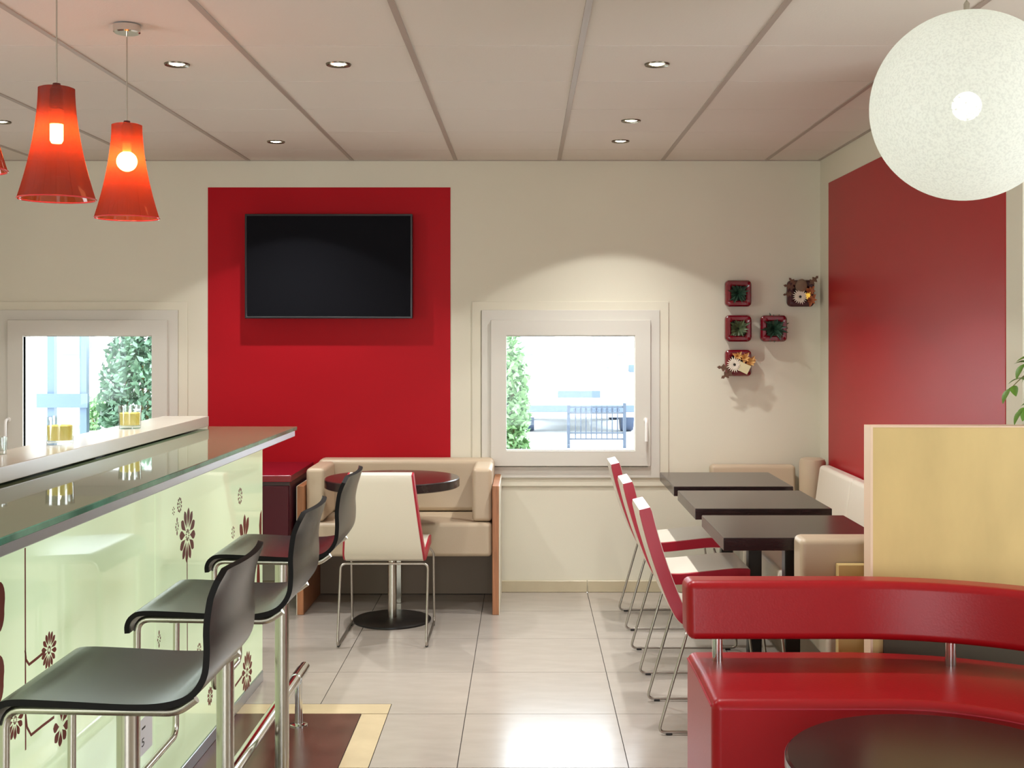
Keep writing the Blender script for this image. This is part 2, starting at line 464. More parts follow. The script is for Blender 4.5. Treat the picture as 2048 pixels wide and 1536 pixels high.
bx('grid_rail', 'grid', ceil, RW-0.018, RW, 4.2, WALL, CEIL-0.004, CEIL+0.001, 0.001, 1)
bx('grid_rail', 'grid', ceil, LEFT, RW-0.018, WALL-0.012, WALL, CEIL-0.004, CEIL+0.001, 0.001, 1)

# ------------------------------------------------------------------ windows in the far wall
def frame_bm(x0, x1, z0, z1, w, y0, y1, wb=None):
    b = nb(); wb = w if wb is None else wb
    O = [(x0, z0), (x1, z0), (x1, z1), (x0, z1)]; I = [(x0+w, z0+wb), (x1-w, z0+wb), (x1-w, z1-w), (x0+w, z1-w)]
    vo = {}
    for k, P in (('o', O), ('i', I)):
        for y in (y0, y1): vo[k, y] = [b.verts.new((p[0], y, p[1])) for p in P]
    for i in range(4):
        j = (i+1) % 4
        b.faces.new((vo['o', y0][i], vo['o', y0][j], vo['i', y0][j], vo['i', y0][i]))
        b.faces.new((vo['o', y1][i], vo['o', y1][j], vo['i', y1][j], vo['i', y1][i]))
        b.faces.new((vo['o', y0][i], vo['o', y0][j], vo['o', y1][j], vo['o', y1][i]))
        b.faces.new((vo['i', y0][i], vo['i', y0][j], vo['i', y1][j], vo['i', y1][i]))
    return b
s = WALL/F
for n, cx in enumerate(WC):
    r = struct(thing('window_%d' % (n+1), (cx, WALL, WZ0)))
    hx = lambda p: cx+(p-1140)*s
    obj('casing', frame_bm(hx(944), hx(1337), wz(972), wz(603), 18*s, WALL-0.010, WALL), 'wall', r, 0.002, 1)
    obj('frame', frame_bm(hx(963.5), hx(1319), wz(955), wz(620), 24*s, WALL-0.020, WALL+0.02, 22*s), 'pvc', r, 0.003, 2)
    cs = obj('casement', frame_bm(hx(982), hx(1300), wz(931), wz(640), 31*s, WALL-0.042, WALL+0.03), 'pvc', r, 0.004, 2)
    obj('glazing_bead', frame_bm(hx(1009), hx(1272), wz(902), wz(669), 4*s, WALL-0.034, WALL+0.0), 'pvc', cs, 0.002, 1)
    bx('pane', 'pane', cs, hx(1012), hx(1269), WALL-0.012, WALL-0.008, wz(899), wz(671), smooth=False)
    b = nb(); hxp = hx(1290) if n == 1 else hx(985)
    lathe(b, [(0.013, WALL-0.046), (0.013, WALL-0.042)], 16, (hxp, 0, wz(838)), axis='y')
    tube(b, fillet([(hxp, WALL-0.044, wz(838)), (hxp, WALL-0.088, wz(838)), (hxp, WALL-0.088, wz(880))], 0.02), 0.0085, 10)
    obj('window_handle', b, 'handle', r)
    # reveal lining
    obj('reveal', frame_bm(cx-WH, cx+WH, WZ0, WZ1, 0.006, WALL+0.03, WALL+TH), 'pvc', r)

# ------------------------------------------------------------------ outside
struct(bx('ground_outside', 'concrete', None, -40, 40, WALL+TH+0.02, 60, -0.3, 0.08, smooth=False))
def leaf_cloud(bm, c, rx, ry, rz, n, size, rnd):
    for _ in range(n):
        d = Vector((rnd.gauss(0, 1), rnd.gauss(0, 1), rnd.gauss(0, 1))).normalized()*rnd.uniform(0.72, 1.0)
        p = Vector((c[0]+d.x*rx, c[1]+d.y*ry, c[2]+d.z*rz))
        if p.z < 0.09: p.z = 0.1
        u = Vector((rnd.gauss(0, 1), rnd.gauss(0, 1), rnd.gauss(0, 1))).normalized()
        w = u.cross(Vector((rnd.gauss(0, 1), rnd.gauss(0, 1), rnd.gauss(0, 1)))).normalized()
        l = size*rnd.uniform(0.6, 1.3)
        vs = [bm.verts.new(q) for q in (p-u*l, p+w*l*0.45, p+u*l, p-w*l*0.45)]
        bm.faces.new(vs)
def bush(name, label, c, rx, ry, rz, n, size, m, seed):
    r = thing(name, (c[0], c[1], 0.08), label, 'shrub')
    rnd = random.Random(seed)
    b = nb(); leaf_cloud(b, c, rx, ry, rz, n, size, rnd); leaf_cloud(b, c, rx*0.7, ry*0.7, rz*0.7, n//2, size, rnd)
    obj('foliage', b, m, r, smooth=False)
    b = nb()
    for k in range(5):
        a = k*1.3
        tube(b, [(c[0]+0.05*math.cos(a), c[1]+0.05*math.sin(a), 0.08), (c[0]+rx*0.5*math.cos(a), c[1]+ry*0.5*math.sin(a), c[2]+rz*0.4)], [0.02, 0.008], 6)
    obj('stem', b, 'twig', r)
def at(px, py, Y): return ((px-VX)*Y/F, Y, EYE-(py-VY)*Y/F)
p = at(278, 740, 9.2); bush('ivy_shrub', 'tall ivy shrub with grey green leaves seen through the window behind the bar', (p[0], p[1], 0.95), 0.30, 0.28, 0.80, 3400, 0.035, 'hedge', 3)
p = at(207, 790, 10.8); bush('low_shrub', 'low pale shrub beside the ivy shrub outside the window behind the bar', (p[0], p[1], 0.62), 0.2, 0.2, 0.42, 900, 0.035, 'hedge2', 4)
p = at(1018, 800, 9.6); bush('leafy_bush', 'light green leafy bush outside the window by the round table', (p[0], p[1], 0.86), 0.17, 0.22, 0.72, 2000, 0.035, 'hedge2', 5)
# blue grey terrace gate outside the left window
Yg = 9.0
def X(px, Y): return (px-VX)*Y/F
def Z(py, Y): return EYE-(py-VY)*Y/F
g = thing('terrace_gate', (X(130, Yg), Yg, 0.08), 'blue grey metal terrace gate seen through the window behind the bar', 'gate')
for px in (101, 166): bx('post', 'bluegrey', g, X(px-7, Yg), X(px+7, Yg), Yg, Yg+0.06, 0.08, 2.3)
bx('rail', 'bluegrey', g, X(76, Yg), X(178, Yg), Yg-0.03, Yg, Z(815, Yg), Z(787, Yg))
bx('rail', 'bluegrey', g, X(76, Yg), X(178, Yg), Yg-0.03, Yg, 2.3, 2.42)
bx('lower_panel', 'render', g, X(76, Yg), X(178, Yg), Yg+0.01, Yg+0.03, 0.10, 0.75)
bw = thing('planter_trough', (X(212, 10.0), 10.0, 0.08), 'white planter trough below the low shrub outside the window', 'planter')
bx('trough_wall', 'planterbox', bw, X(180, 10.0), X(250, 10.0), 9.8, 9.84, 0.08, 0.72, 0.01)
bx('trough_wall', 'planterbox', bw, X(180, 10.0), X(250, 10.0), 10.2, 10.24, 0.08, 0.72, 0.01)
bx('trough_floor', 'planterbox', bw, X(180, 10.0), X(250, 10.0), 9.84, 10.2, 0.08, 0.14)
# white car parked outside
Yc = 17.2; cxc = X(1158, Yc)
car = thing('car', (cxc, Yc, 0.08), 'white parked car seen head-on through the window by the round table', 'car')
body = [(-0.86, 0.30), (0.86, 0.30), (0.88, 0.62), (0.84, 0.86), (0.70, 0.95), (-0.70, 0.95), (-0.84, 0.86), (-0.88, 0.62)]
b = nb(); prism(b, [(cxc+x, z+0.02) for x, z in body], Yc, Yc+3.8, 'y'); obj('car_body', b, 'carwhite', car, 0.06, 3)
b = nb()
for y0, zt, w0, w1, y1 in ((Yc+0.95, 1.36, 0.70, 0.55, Yc+3.3),):
    v = [b.verts.new(q) for q in ((cxc-w0, y0-0.35, 0.96), (cxc+w0, y0-0.35, 0.96), (cxc+w0, y1+0.2, 0.96), (cxc-w0, y1+0.2, 0.96),
                                  (cxc-w1, y0+0.35, zt), (cxc+w1, y0+0.35, zt), (cxc+w1, y1-0.3, zt), (cxc-w1, y1-0.3, zt))]
    for f in ((0, 1, 5, 4), (1, 2, 6, 5), (2, 3, 7, 6), (3, 0, 4, 7), (4, 5, 6, 7), (3, 2, 1, 0)): b.faces.new([v[i] for i in f])
obj('cabin', b, 'carwhite', car, 0.05, 3)
b = nb()
v = [b.verts.new(q) for q in ((cxc-0.60, Yc+0.66, 1.01), (cxc+0.60, Yc+0.66, 1.01), (cxc+0.50, Yc+1.22, 1.32), (cxc-0.50, Yc+1.22, 1.32),
                              (cxc-0.60, Yc+0.71, 1.01), (cxc+0.60, Yc+0.71, 1.01), (cxc+0.50, Yc+1.27, 1.32), (cxc-0.50, Yc+1.27, 1.32))]
for f in ((0, 1, 2, 3), (7, 6, 5, 4), (0, 4, 5, 1), (1, 5, 6, 2), (2, 6, 7, 3), (3, 7, 4, 0)): b.faces.new([v[i] for i in f])
obj('windscreen', b, 'carglass', car)
for sx in (-1, 1):
    for y in (Yc+0.65, Yc+3.1):
        b = nb(); lathe(b, [(0.20, -0.09), (0.29, -0.09), (0.30, -0.06), (0.30, 0.06), (0.29, 0.09), (0.2, 0.09)], 24)
        xform(b, Matrix.Translation((cxc+sx*0.72, y, 0.38))@Matrix.Rotation(PI/2, 4, 'Y')); obj('wheel', b, 'tyre', car)
    bx('headlight', 'carglass', car, cxc+sx*0.62-0.13, cxc+sx*0.62+0.13, Yc-0.02, Yc+0.02, 0.66, 0.78, 0.015)
    bx('mirror', 'cardark', car, cxc+sx*0.86-0.09, cxc+sx*0.86+0.09, Yc+0.85, Yc+0.95, 0.93, 1.05, 0.02)
bx('bumper', 'cardark', car, cxc-0.86, cxc+0.86, Yc-0.05, Yc, 0.40, 0.50, 0.015)
bx('grille', 'cardark', car, cxc-0.3, cxc+0.3, Yc-0.015, Yc, 0.60, 0.70, 0.01)
# low wrought iron gate
Yf = 15.2
gt = thing('iron_gate', (X(1190, Yf), Yf, 0.08), 'low dark wrought iron gate in front of the parked car outside', 'gate')
bx('post', 'iron', gt, X(1134, Yf), X(1140, Yf), Yf-0.03, Yf+0.03, 0.08, Z(810, Yf))
bx('post', 'iron', gt, X(1246, Yf), X(1252, Yf), Yf-0.03, Yf+0.03, 0.08, Z(806, Yf))
for py in (814, 826, 866, 878): bx('rail', 'iron', gt, X(1140, Yf), X(1246, Yf), Yf-0.01, Yf+0.01, Z(py+1.5, Yf), Z(py-1.5, Yf))
for k in range(9):
    px = 1151+k*10.5
    b = nb(); tube(b, [(X(px, Yf), Yf, Z(880, Yf)), (X(px, Yf), Yf, Z(812, Yf))], 0.008, 6); obj('bar', b, 'iron', gt)
    b = nb(); pts = [(X(px, Yf)+0.022*math.cos(a), Yf-0.012, Z(820, Yf)+0.022*math.sin(a)) for a in [2*PI*i/12 for i in range(13)]]
    tube(b, pts, 0.005, 6); obj('scroll', b, 'iron', gt)
# distant white house front
hs = thing('house', (-4, 30, 0.08), 'white rendered house far outside behind the parked car', 'house')
bx('house_wall', 'render', hs, -16, 8, 30, 31, 0.08, 6)
for x in (-0.2, 1.6, -9, -11.5): 
    w_ = bx('window', 'carglass', hs, x, x+0.9, 29.95, 30.0, 0.9, 2.3)
    bx('pane', 'carglass', w_, x+0.08, x+0.82, 29.93, 29.95, 1.0, 2.2)

# ------------------------------------------------------------------ recessed downlights
def downlight(x, y, label='small round recessed ceiling downlight with a lit lamp', power=1.0):
    r = thing('downlight', (x, y, CEIL), label, 'downlight', 'recessed ceiling downlights')
    b = nb(); lathe(b, [(0.030, 0.012), (0.034, -0.002), (0.045, -0.006), (0.0475, -0.002), (0.0475, 0.0)], 28, (0, 0, 0), cap=False)
    obj('ring', b, 'spot_ring', r, local=True)
    b = nb(); lathe(b, [(0.0, -0.004), (0.018, -0.0035), (0.031, 0.001), (0.031, 0.006)], 24, cap=False); obj('lamp', b, 'spot_lamp', r, local=True)
    lo = light('downlight_beam', 'SPOT', (0, 0, -0.016), SPOT_W*power, SPOT_COL, (0, 0, 0), r, spot_size=math.radians(108), spot_blend=0.10, shadow_soft_size=0.02)
    # reflector profile: most of the light goes straight down, a weak skirt reaches the cut-off angle
    d = lo.data; d.use_nodes = True; nt = d.node_tree; em = nt.nodes['Emission']
    tc = nt.nodes.new('ShaderNodeTexCoord'); sp = nt.nodes.new('ShaderNodeSeparateXYZ'); ab = nt.nodes.new('ShaderNodeMath'); ab.operation = 'ABSOLUTE'
    mr = nt.nodes.new('ShaderNodeMapRange'); mr.interpolation_type = 'SMOOTHSTEP'
    mr.inputs[1].default_value = 0.56; mr.inputs[2].default_value = 1.0; mr.inputs[3].default_value = 0.16; mr.inputs[4].default_value = 1.0
    nt.links.new(tc.outputs['Normal'], sp.inputs[0]); nt.links.new(sp.outputs[2], ab.inputs[0]); nt.links.new(ab.outputs[0], mr.inputs[0])
    nt.links.new(mr.outputs[0], em.inputs['Strength'])
    return r
def cpos(px, py):
    Y = F*(CEIL-EYE)/(VY-py); return ((px-VX)*Y/F, Y)
DL = [(354, 128), (677, 128), (1314, 128), (1262, 241), (1241, 282), (552, 283), (2, 243)]
DLL = ['above the back of the bar counter', 'above the bar stools', 'above the chair beside the red curved sofa', 'over the middle square table chair',
       'closest to the wall above the handle window', 'in front of the television wall', 'over the aisle behind the bar']
for (px, py), lb_ in zip(DL, DLL): downlight(*cpos(px, py), label='small round ceiling downlight added unseen for fill '+lb_)
for x, y, w_ in ((-0.7, 1.2, 'over the near aisle beside the bar'), (-2.5, 4.4, 'behind the middle of the bar counter'), (-2.5, 2.2, 'by the added side opening behind the bar'), (2.5, 0.8, 'by the added side opening past the red sofa')):  # unseen downlights, added to lift the ambient light
    downlight(x, y, 'small round ceiling downlight added unseen for fill '+w_)

# ------------------------------------------------------------------ television
Yt = WALL-0.10
tv = thing('television', (X(657, Yt), Yt, Z(638, Yt)), 'flat black wall-mounted television on the red wall field', 'television')
tx0, tx1, tz0, tz1 = X(490, Yt), X(825, Yt), Z(637, Yt), Z(428, Yt)
bx('housing', 'bezel', tv, tx0, tx1, Yt, Yt+0.045, tz0, tz1, 0.004, 2)
obj('bezel', frame_bm(tx0, tx1, tz0, tz1, 0.012, Yt-0.006, Yt), 'bezel', tv, 0.002, 1)
bx('screen', 'screen', tv, tx0+0.012, tx1-0.012, Yt-0.002, Yt, tz0+0.012, tz1-0.012, smooth=False)
bx('wall_bracket', 'base_black', tv, (tx0+tx1)/2-0.2, (tx0+tx1)/2+0.2, Yt+0.045, WALL-0.003, 1.75, 2.05)

# ------------------------------------------------------------------ bar counter
BA = math.atan(0.0139)
BE = (-1.14, 5.28)
bar = thing('bar_counter', (BE[0], BE[1], 0), 'bar counter with pale green glass front printed with brown flowers and a glass top', 'bar counter', rotz=-BA)
LEN = 4.3
def bb(name, m, x0, x1, y0, y1, z0, z1, bevel=0.0, seg=2, parent=None, **k):
    b = nb(); box(b, x0, x1, y0, y1, z0, z1); return obj(name, b, m, parent or bar, bevel, seg, local=True, **k)
bb('core', 'barcore', -0.50, -0.014, -LEN, -0.012, 0.05, 1.06)
bb('plinth', 'alu', -0.48, 0.004, -LEN, -0.004, 0.0, 0.045, 0.002, 1, label='aluminium plinth strip')
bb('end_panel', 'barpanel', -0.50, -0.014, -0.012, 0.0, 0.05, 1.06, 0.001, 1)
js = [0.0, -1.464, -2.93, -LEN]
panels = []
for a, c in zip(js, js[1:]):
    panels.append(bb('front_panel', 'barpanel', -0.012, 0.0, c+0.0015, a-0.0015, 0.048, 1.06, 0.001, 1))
bb('soffit_board', 'barcore', 0.0, 0.118, -LEN, -0.02, 1.062, 1.078)
bb('edge_profile', 'alu', 0.118, 0.142, -LEN, -0.006, 1.058, 1.084, 0.002, 1, label='aluminium edge profile')
gj = [0.012, -1.41, -2.0, -2.75, -LEN]
b = nb(); box(b, -0.50, 0.150, -LEN, 0.0, 1.084, 1.100); finish(b, 0.002, 1)
for f in b.faces: f.material_index = 0 if abs(f.normal.z) > 0.9 else 1
obj('glass_top', b, ['bartop', 'glassedge'], bar, local=True)
lb = bb('ledge', 'ledge', -0.410, -0.213, -LEN, -0.075, 1.106, 1.150, 0.003, 2, label='raised cream ledge board')
for y in (-0.2, -1.2, -2.2, -3.2): bb('ledge_spacer', 'alu', -0.35, -0.27, y-0.04, y+0.04, 1.100, 1.106, parent=lb)

# printed flowers on the glass front (thin print pieces)
def ppt(px, py):
    r_ = (px-VX)/F
    k = math.tan(BA); X0 = BE[0]-k*BE[1]
    Y = X0/(r_-k); z = EYE-(py-VY)*Y/F
    return ((Y-BE[1])/math.cos(BA), z)
E = 0.0006
def poly_decal(polys, name='printed_flower'):
    b = nb()
    for P in polys:
        vs = [b.verts.new((E, p[0], p[1])) for p in P]; ws = [b.verts.new((0.0001, p[0], p[1])) for p in P]
        n = len(P); b.faces.new(vs)
        for i in range(n): b.faces.new((vs[i], ws[i], ws[(i+1) % n], vs[(i+1) % n]))
    yc = sum(p[0] for P in polys for p in P)/sum(len(P) for P in polys)
    par = panels[0] if yc > js[1] else panels[1] if yc > js[2] else panels[2]
    return obj(name, b, 'decal', par, smooth=False, local=True)
def petal(c, a, r0, r1, w, n=9):
    """teardrop petal from radius r0 to r1 at angle a"""
    out = []
    d = (math.sin(a), math.cos(a)); q = (d[1], -d[0])
    L_ = r1-r0
    for i in range(n+1):
        t = i/n; wid = w*math.sin(PI*t**1.6)**0.8 if 0 < t < 1 else 0.0004
        out.append((t, wid))
    P = [(c[0]+d[0]*(r0+t*L_)+q[0]*wd, c[1]+d[1]*(r0+t*L_)+q[1]*wd) for t, wd in out]
    P += [(c[0]+d[0]*(r0+t*L_)-q[0]*wd, c[1]+d[1]*(r0+t*L_)-q[1]*wd) for t, wd in out[::-1][1:-1]]
    return P
def disc(c, r, n=10): return [(c[0]+r*math.cos(2*PI*i/n), c[1]+r*math.sin(2*PI*i/n)) for i in range(n)]
def flower(px, py, dia, n=12, inner=0.30, w=None, angs=None, ph=0.0, eye=True):
    c = ppt(px, py); R_ = dia/2
    w = w or R_*0.62*PI/n
    A = angs if angs is not None else [ph+2*PI*k/n for k in range(n)]
    pl = [petal(c, a, R_*inner, R_, w) for a in A]
    if eye: pl += [petal(c, PI/n+2*PI*k/n, R_*inner*0.3, R_*inner*0.8, R_*0.03) for k in range(n)]
    return poly_decal(pl)
def ring(px, py, dia, n=10):
    c = ppt(px, py); R_ = dia/2
    return poly_decal([petal(c, 2*PI*k/n, R_*0.55, R_, R_*0.2) for k in range(n)]+[petal(c, PI/n+2*PI*k/n*2, R_*0.12, R_*0.45, R_*0.08) for k in range(n//2)])
def four(px, py, dia):
    c = ppt(px, py); R_ = dia/2
    return poly_decal([petal(c, k*PI/2, R_*0.3, R_*(1.0 if k % 2 == 0 else 0.62), R_*0.17) for k in range(4)]+[petal(c, PI/4+k*PI/2, R_*0.2, R_*0.6, R_*0.08) for k in range(4)])
def stem(pts, w=0.008):
    P = [Vector((*ppt(*p), 0)) for p in pts]; L_ = []; R_ = []
    for i, p in enumerate(P):
        t = (P[min(i+1, len(P)-1)]-P[max(i-1, 0)]).normalized(); n = Vector((-t.y, t.x, 0))*w/2
        L_.append((p+n)[:2]); R_.append((p-n)[:2])
    polys = [[L_[i], L_[i+1], R_[i+1], R_[i]] for i in range(len(P)-1)]
    return poly_decal(polys, 'printed_stem')
flower(375, 1070, 0.185, 12, ph=0.13); stem([(374, 1118), (374.3, 1200), (374.6, 1300), (375, 1395)], 0.007)
flower(98, 1300, 0.092, 14)
stem([(50, 1096), (50.2, 1180), (50.4, 1260), (50.6, 1345), (50.8, 1420), (51, 1500)], 0.006)
stem([(50, 1300), (52, 1320), (58, 1329), (72, 1318), (90, 1303)], 0.007)
stem([(51, 1430), (54, 1455), (62, 1470), (84, 1452), (108, 1434)], 0.007)
flower(494, 1345, 0.175, 14); stem([(484, 1352), (470, 1372)], 0.010)
ring(480, 992, 0.068); ring(466, 1065, 0.05, 8)
flower(489, 1085, 0.23, 6, inner=0.14, w=0.022, angs=[-0.75, 0.0, 0.62], eye=False)
flower(489, 1175, 0.20, 6, inner=0.2, w=0.022, angs=[2.5, 3.14, 3.8], eye=False)
c = ppt(523, 1047); poly_decal([[(c[0]-0.045+0.0447*1.0, c[1]+0.058), (c[0]-0.028, c[1]+0.045), (c[0]-0.045, c[1]), (c[0]-0.035, c[1]-0.05), (c[0]-0.0003, c[1]-0.062)]])
c = ppt(517, 1140); poly_decal([petal((c[0]-0.005, c[1]+0.10), PI, 0, 0.22, 0.028)])
ring(359, 1010, 0.052); ring(347, 1022, 0.028, 6); four(354, 1053, 0.06)
four(318, 1278, 0.056)
flower(420, 1392, 0.07, 10); ring(398, 1300, 0.05); four(440, 1250, 0.06)
for px, py, sz in ((-6, 1216, 0.060), (-7, 1362, 0.058)):
    c = ppt(px, py)
    P = []
    for i in range(28):
        a = 2*PI*i/28; rr = sz*(0.78+0.22*abs(math.sin(a*1.5+0.6)))
        P.append((c[0]+rr*0.75*math.sin(a), c[1]+rr*math.cos(a)))
    poly_decal([P])
flower(122, 1452, 0.10, 8, inner=0.25, w=0.012, angs=[-2.2, -1.4, 0.1, 0.9, 1.8, 2.5, 3.3], eye=False)
flower(30, 1440, 0.09, 12)
# small white numbered label near the floor
c0 = ppt(262, 1480); c1 = ppt(304, 1480); cd_ = ppt(282, 1496); ce_ = ppt(283, 1461); cf_ = ppt(290, 1461)
b = nb(); box(b, 0.0, 0.001, c0[0], c1[0], 0.225, 0.335); lab = obj('number_label', b, 'label', panels[1], local=True, smooth=False, label='small white sticker reading 5')
b = nb(); box(b, 0.001, 0.0014, ce_[0], cf_[0], ce_[1], ce_[1]+0.006); obj('printed_dash', b, 'ink', lab, local=True, smooth=False)
fc = bpy.data.curves.new('digit', 'FONT'); fc.body = '5'; fc.size = 0.036; fc.extrude = 0.0002
fo = bpy.data.objects.new('digit_tmp', fc); COL.objects.link(fo)
dg = bpy.context.evaluated_depsgraph_get(); me = bpy.data.meshes.new_from_object(fo.evaluated_get(dg))
bpy.data.objects.remove(fo)
dgt = bpy.data.objects.new('printed_digit', me); COL.objects.link(dgt); me.materials.clear(); me.materials.append(MT['ink'])
dgt.parent = lab; dgt.matrix_local = Matrix.Translation((0.0012, cd_[0], cd_[1]))@Matrix(((0, 0, 1, 0), (1.7, 0, 0, 0), (0, 1, 0, 0), (0, 0, 0, 1)))

# foot rail in front of the bar
fr = thing('foot_rail', (-0.873, 4.68, 0), 'chrome foot rail on short posts along the bar', 'foot rail')
b = nb(); tube(b, [(-0.90, 0.9, 0.19), (-0.871, 4.80, 0.19)], 0.021, 16); obj('rail', b, 'chrome', fr)
for y in (4.68, 3.55, 2.4, 1.3):
    x = -0.90+0.029*(y-0.9)/3.9
    b = nb(); lathe(b, [(0.015, 0.0), (0.015, 0.175)], 14, (x, y, 0)); obj('post', b, 'chrome', fr)
    b = nb(); lathe(b, [(0.034, 0.0), (0.034, 0.004), (0.02, 0.008)], 20, (x, y, 0)); obj('floor_flange', b, 'chrome', fr)
    b = nb(); tube(b, [(x-0.0003, y-0.06, 0.19), (x+0.0003, y+0.06, 0.19)], 0.0235, 16); obj('sleeve', b, 'chrome', fr)

# tumblers with candles on the ledge
def tumbler(px, Y, xw, r_, h, label, wax=True):
    z0 = 1.1502
    t = thing('candle_glass', (xw, Y, z0), label, 'candle glass')
    b = nb(); lathe(b, [(0.0, 0.0), (r_*0.90, 0.0), (r_*0.93, 0.004), (r_, h), (r_-0.0025, h), (r_*0.90, 0.010), (0.0, 0.009)], 32, cap=False)
    obj('tumbler', b, 'tumbler', t, local=True)
    if wax:
        b = nb(); lathe(b, [(r_*0.84, 0.013), (r_*0.88, h*0.66), (r_*0.8, h*0.68), (0.0, h*0.67)], 28); obj('wax', b, 'wax', t, local=True)
        b = nb(); lathe(b, [(0.0, h*0.68), (0.005, h*0.72), (0.004, h*0.78), (0.0, h*0.88)], 10); obj('flame', b, 'flame', t, local=True)
tumbler(120, 3.88, -1.482, 0.044, 0.088, 'glass tumbler with a pale yellow candle on the bar ledge, further from the red wall')
tumbler(260, 4.52, -1.467, 0.042, 0.086, 'glass tumbler with a deep yellow candle on the bar ledge, closer to the red wall')
tumbler(2, 3.55, -1.535, 0.024, 0.05, 'small empty clear glass at the back of the bar ledge', False)

# ------------------------------------------------------------------ bar stools
def catmull(P, n):
    P = [Vector(p) for p in P]; out = []
    for i in range(len(P)-1):
        p0, p1, p2, p3 = P[max(i-1, 0)], P[i], P[i+1], P[min(i+2, len(P)-1)]
        for k in range(n):
            t = k/n
            out.append(0.5*((2*p1)+(p2-p0)*t+(2*p0-5*p1+4*p2-p3)*t*t+(3*p1-p0-3*p2+p3)*t**3))
    out.append(P[-1]); return out
def make_stool(loc, label):
    r = thing('bar_stool', loc, label, 'bar stool', 'bar stools along the counter')
    prof = catmull([(-0.196, 0, 0.756), (-0.196, 0, 0.776), (-0.184, 0, 0.796), (-0.155, 0, 0.806), (-0.06, 0, 0.803), (0.06, 0, 0.797), (0.13, 0, 0.800),
                    (0.178, 0, 0.816), (0.204, 0, 0.850), (0.210, 0, 0.895), (0.209, 0, 0.945), (0.216, 0, 1.00), (0.230, 0, 1.052)], 4)
    n = len(prof); S = 14; hw = 0.195; th = 0.0125
    b = nb(); G = {}
    tang = [(prof[min(i+1, n-1)]-prof[max(i-1, 0)]).normalized() for i in range(n)]
    for i, p in enumerate(prof):
        nn = Vector((-tang[i].z, 0, tang[i].x))
        up = max(0.0, min(1.0, (p.z-0.80)/0.22))
        w = hw*(1-0.05*up)
        for k in range(S+1):
            s_ = -1+2*k/S
            wrap = 0.022*up*(1-s_*s_)
            dish = -0.006*(1-s_*s_)*(1-up) if -0.15 < p.x < 0.15 else 0
            q = Vector((p.x+wrap, s_*w, p.z+dish))
            # round the top corners of the back and the front lip corners slightly
            e = abs(s_)
            if i > n-5 and e > 0.8: q.z -= 0.018*((e-0.8)/0.2)**2*(i-(n-5))/4
            G[i, k, 0] = b.verts.new(q+nn*th/2); G[i, k, 1] = b.verts.new(q-nn*th/2)
    for i in range(n-1):
        for k in range(S):
            f = b.faces.new((G[i, k, 0], G[i+1, k, 0], G[i+1, k+1, 0], G[i, k+1, 0])); f.material_index = 0
            f = b.faces.new((G[i, k, 1], G[i, k+1, 1], G[i+1, k+1, 1], G[i+1, k, 1])); f.material_index = 0
        for k in (0, S):
            f = b.faces.new((G[i, k, 0], G[i, k, 1], G[i+1, k, 1], G[i+1, k, 0])); f.material_index = 1
    for i in (0, n-1):
        for k in range(S):
            f = b.faces.new((G[i, k, 0], G[i, k+1, 0], G[i, k+1, 1], G[i, k, 1])); f.material_index = 1
    obj('seat_shell', b, ['shell', 'shell_edge'], r, local=True)
    yo = 0.172
    L = [(-0.175, 0, 0.38)]
    pts = [(0.185, -yo, 0.808), (0.150, -yo, 0.782), (-0.178, -yo, 0.788), (-0.180, -yo, 0.385), (-0.180, yo, 0.385), (-0.178, yo, 0.788), (0.150, yo, 0.782), (0.185, yo, 0.808)]
    b = nb(); tube(b, fillet(pts, 0.035, 6), 0.0092, 12); obj('foot_loop_frame', b, 'steel', r, local=True)
    b = nb(); box(b, -0.10, 0.10, -yo, yo, 0.776, 0.787); obj('seat_plate', b, 'steel', r, 0.002, 1, local=True)
    b = nb(); lathe(b, [(0.023, 0.010), (0.023, 0.777)], 24); obj('column', b, 'steel', r, local=True)
    b = nb(); lathe(b, [(0.046, 0.0), (0.046, 0.006), (0.042, 0.010), (0.023, 0.014)], 32); obj('floor_plate', b, 'steel', r, local=True)
    return r
st = make_stool((-0.812, 2.49, 0), 'black bent plywood bar stool, furthest of the three from the red wall')
dup(st, (-0.795, 3.225, 0), 'black bent plywood bar stool, middle of the three along the counter')
dup(st, (-0.80, 4.00, 0), 'black bent plywood bar stool at the counter end closest to the red wall')

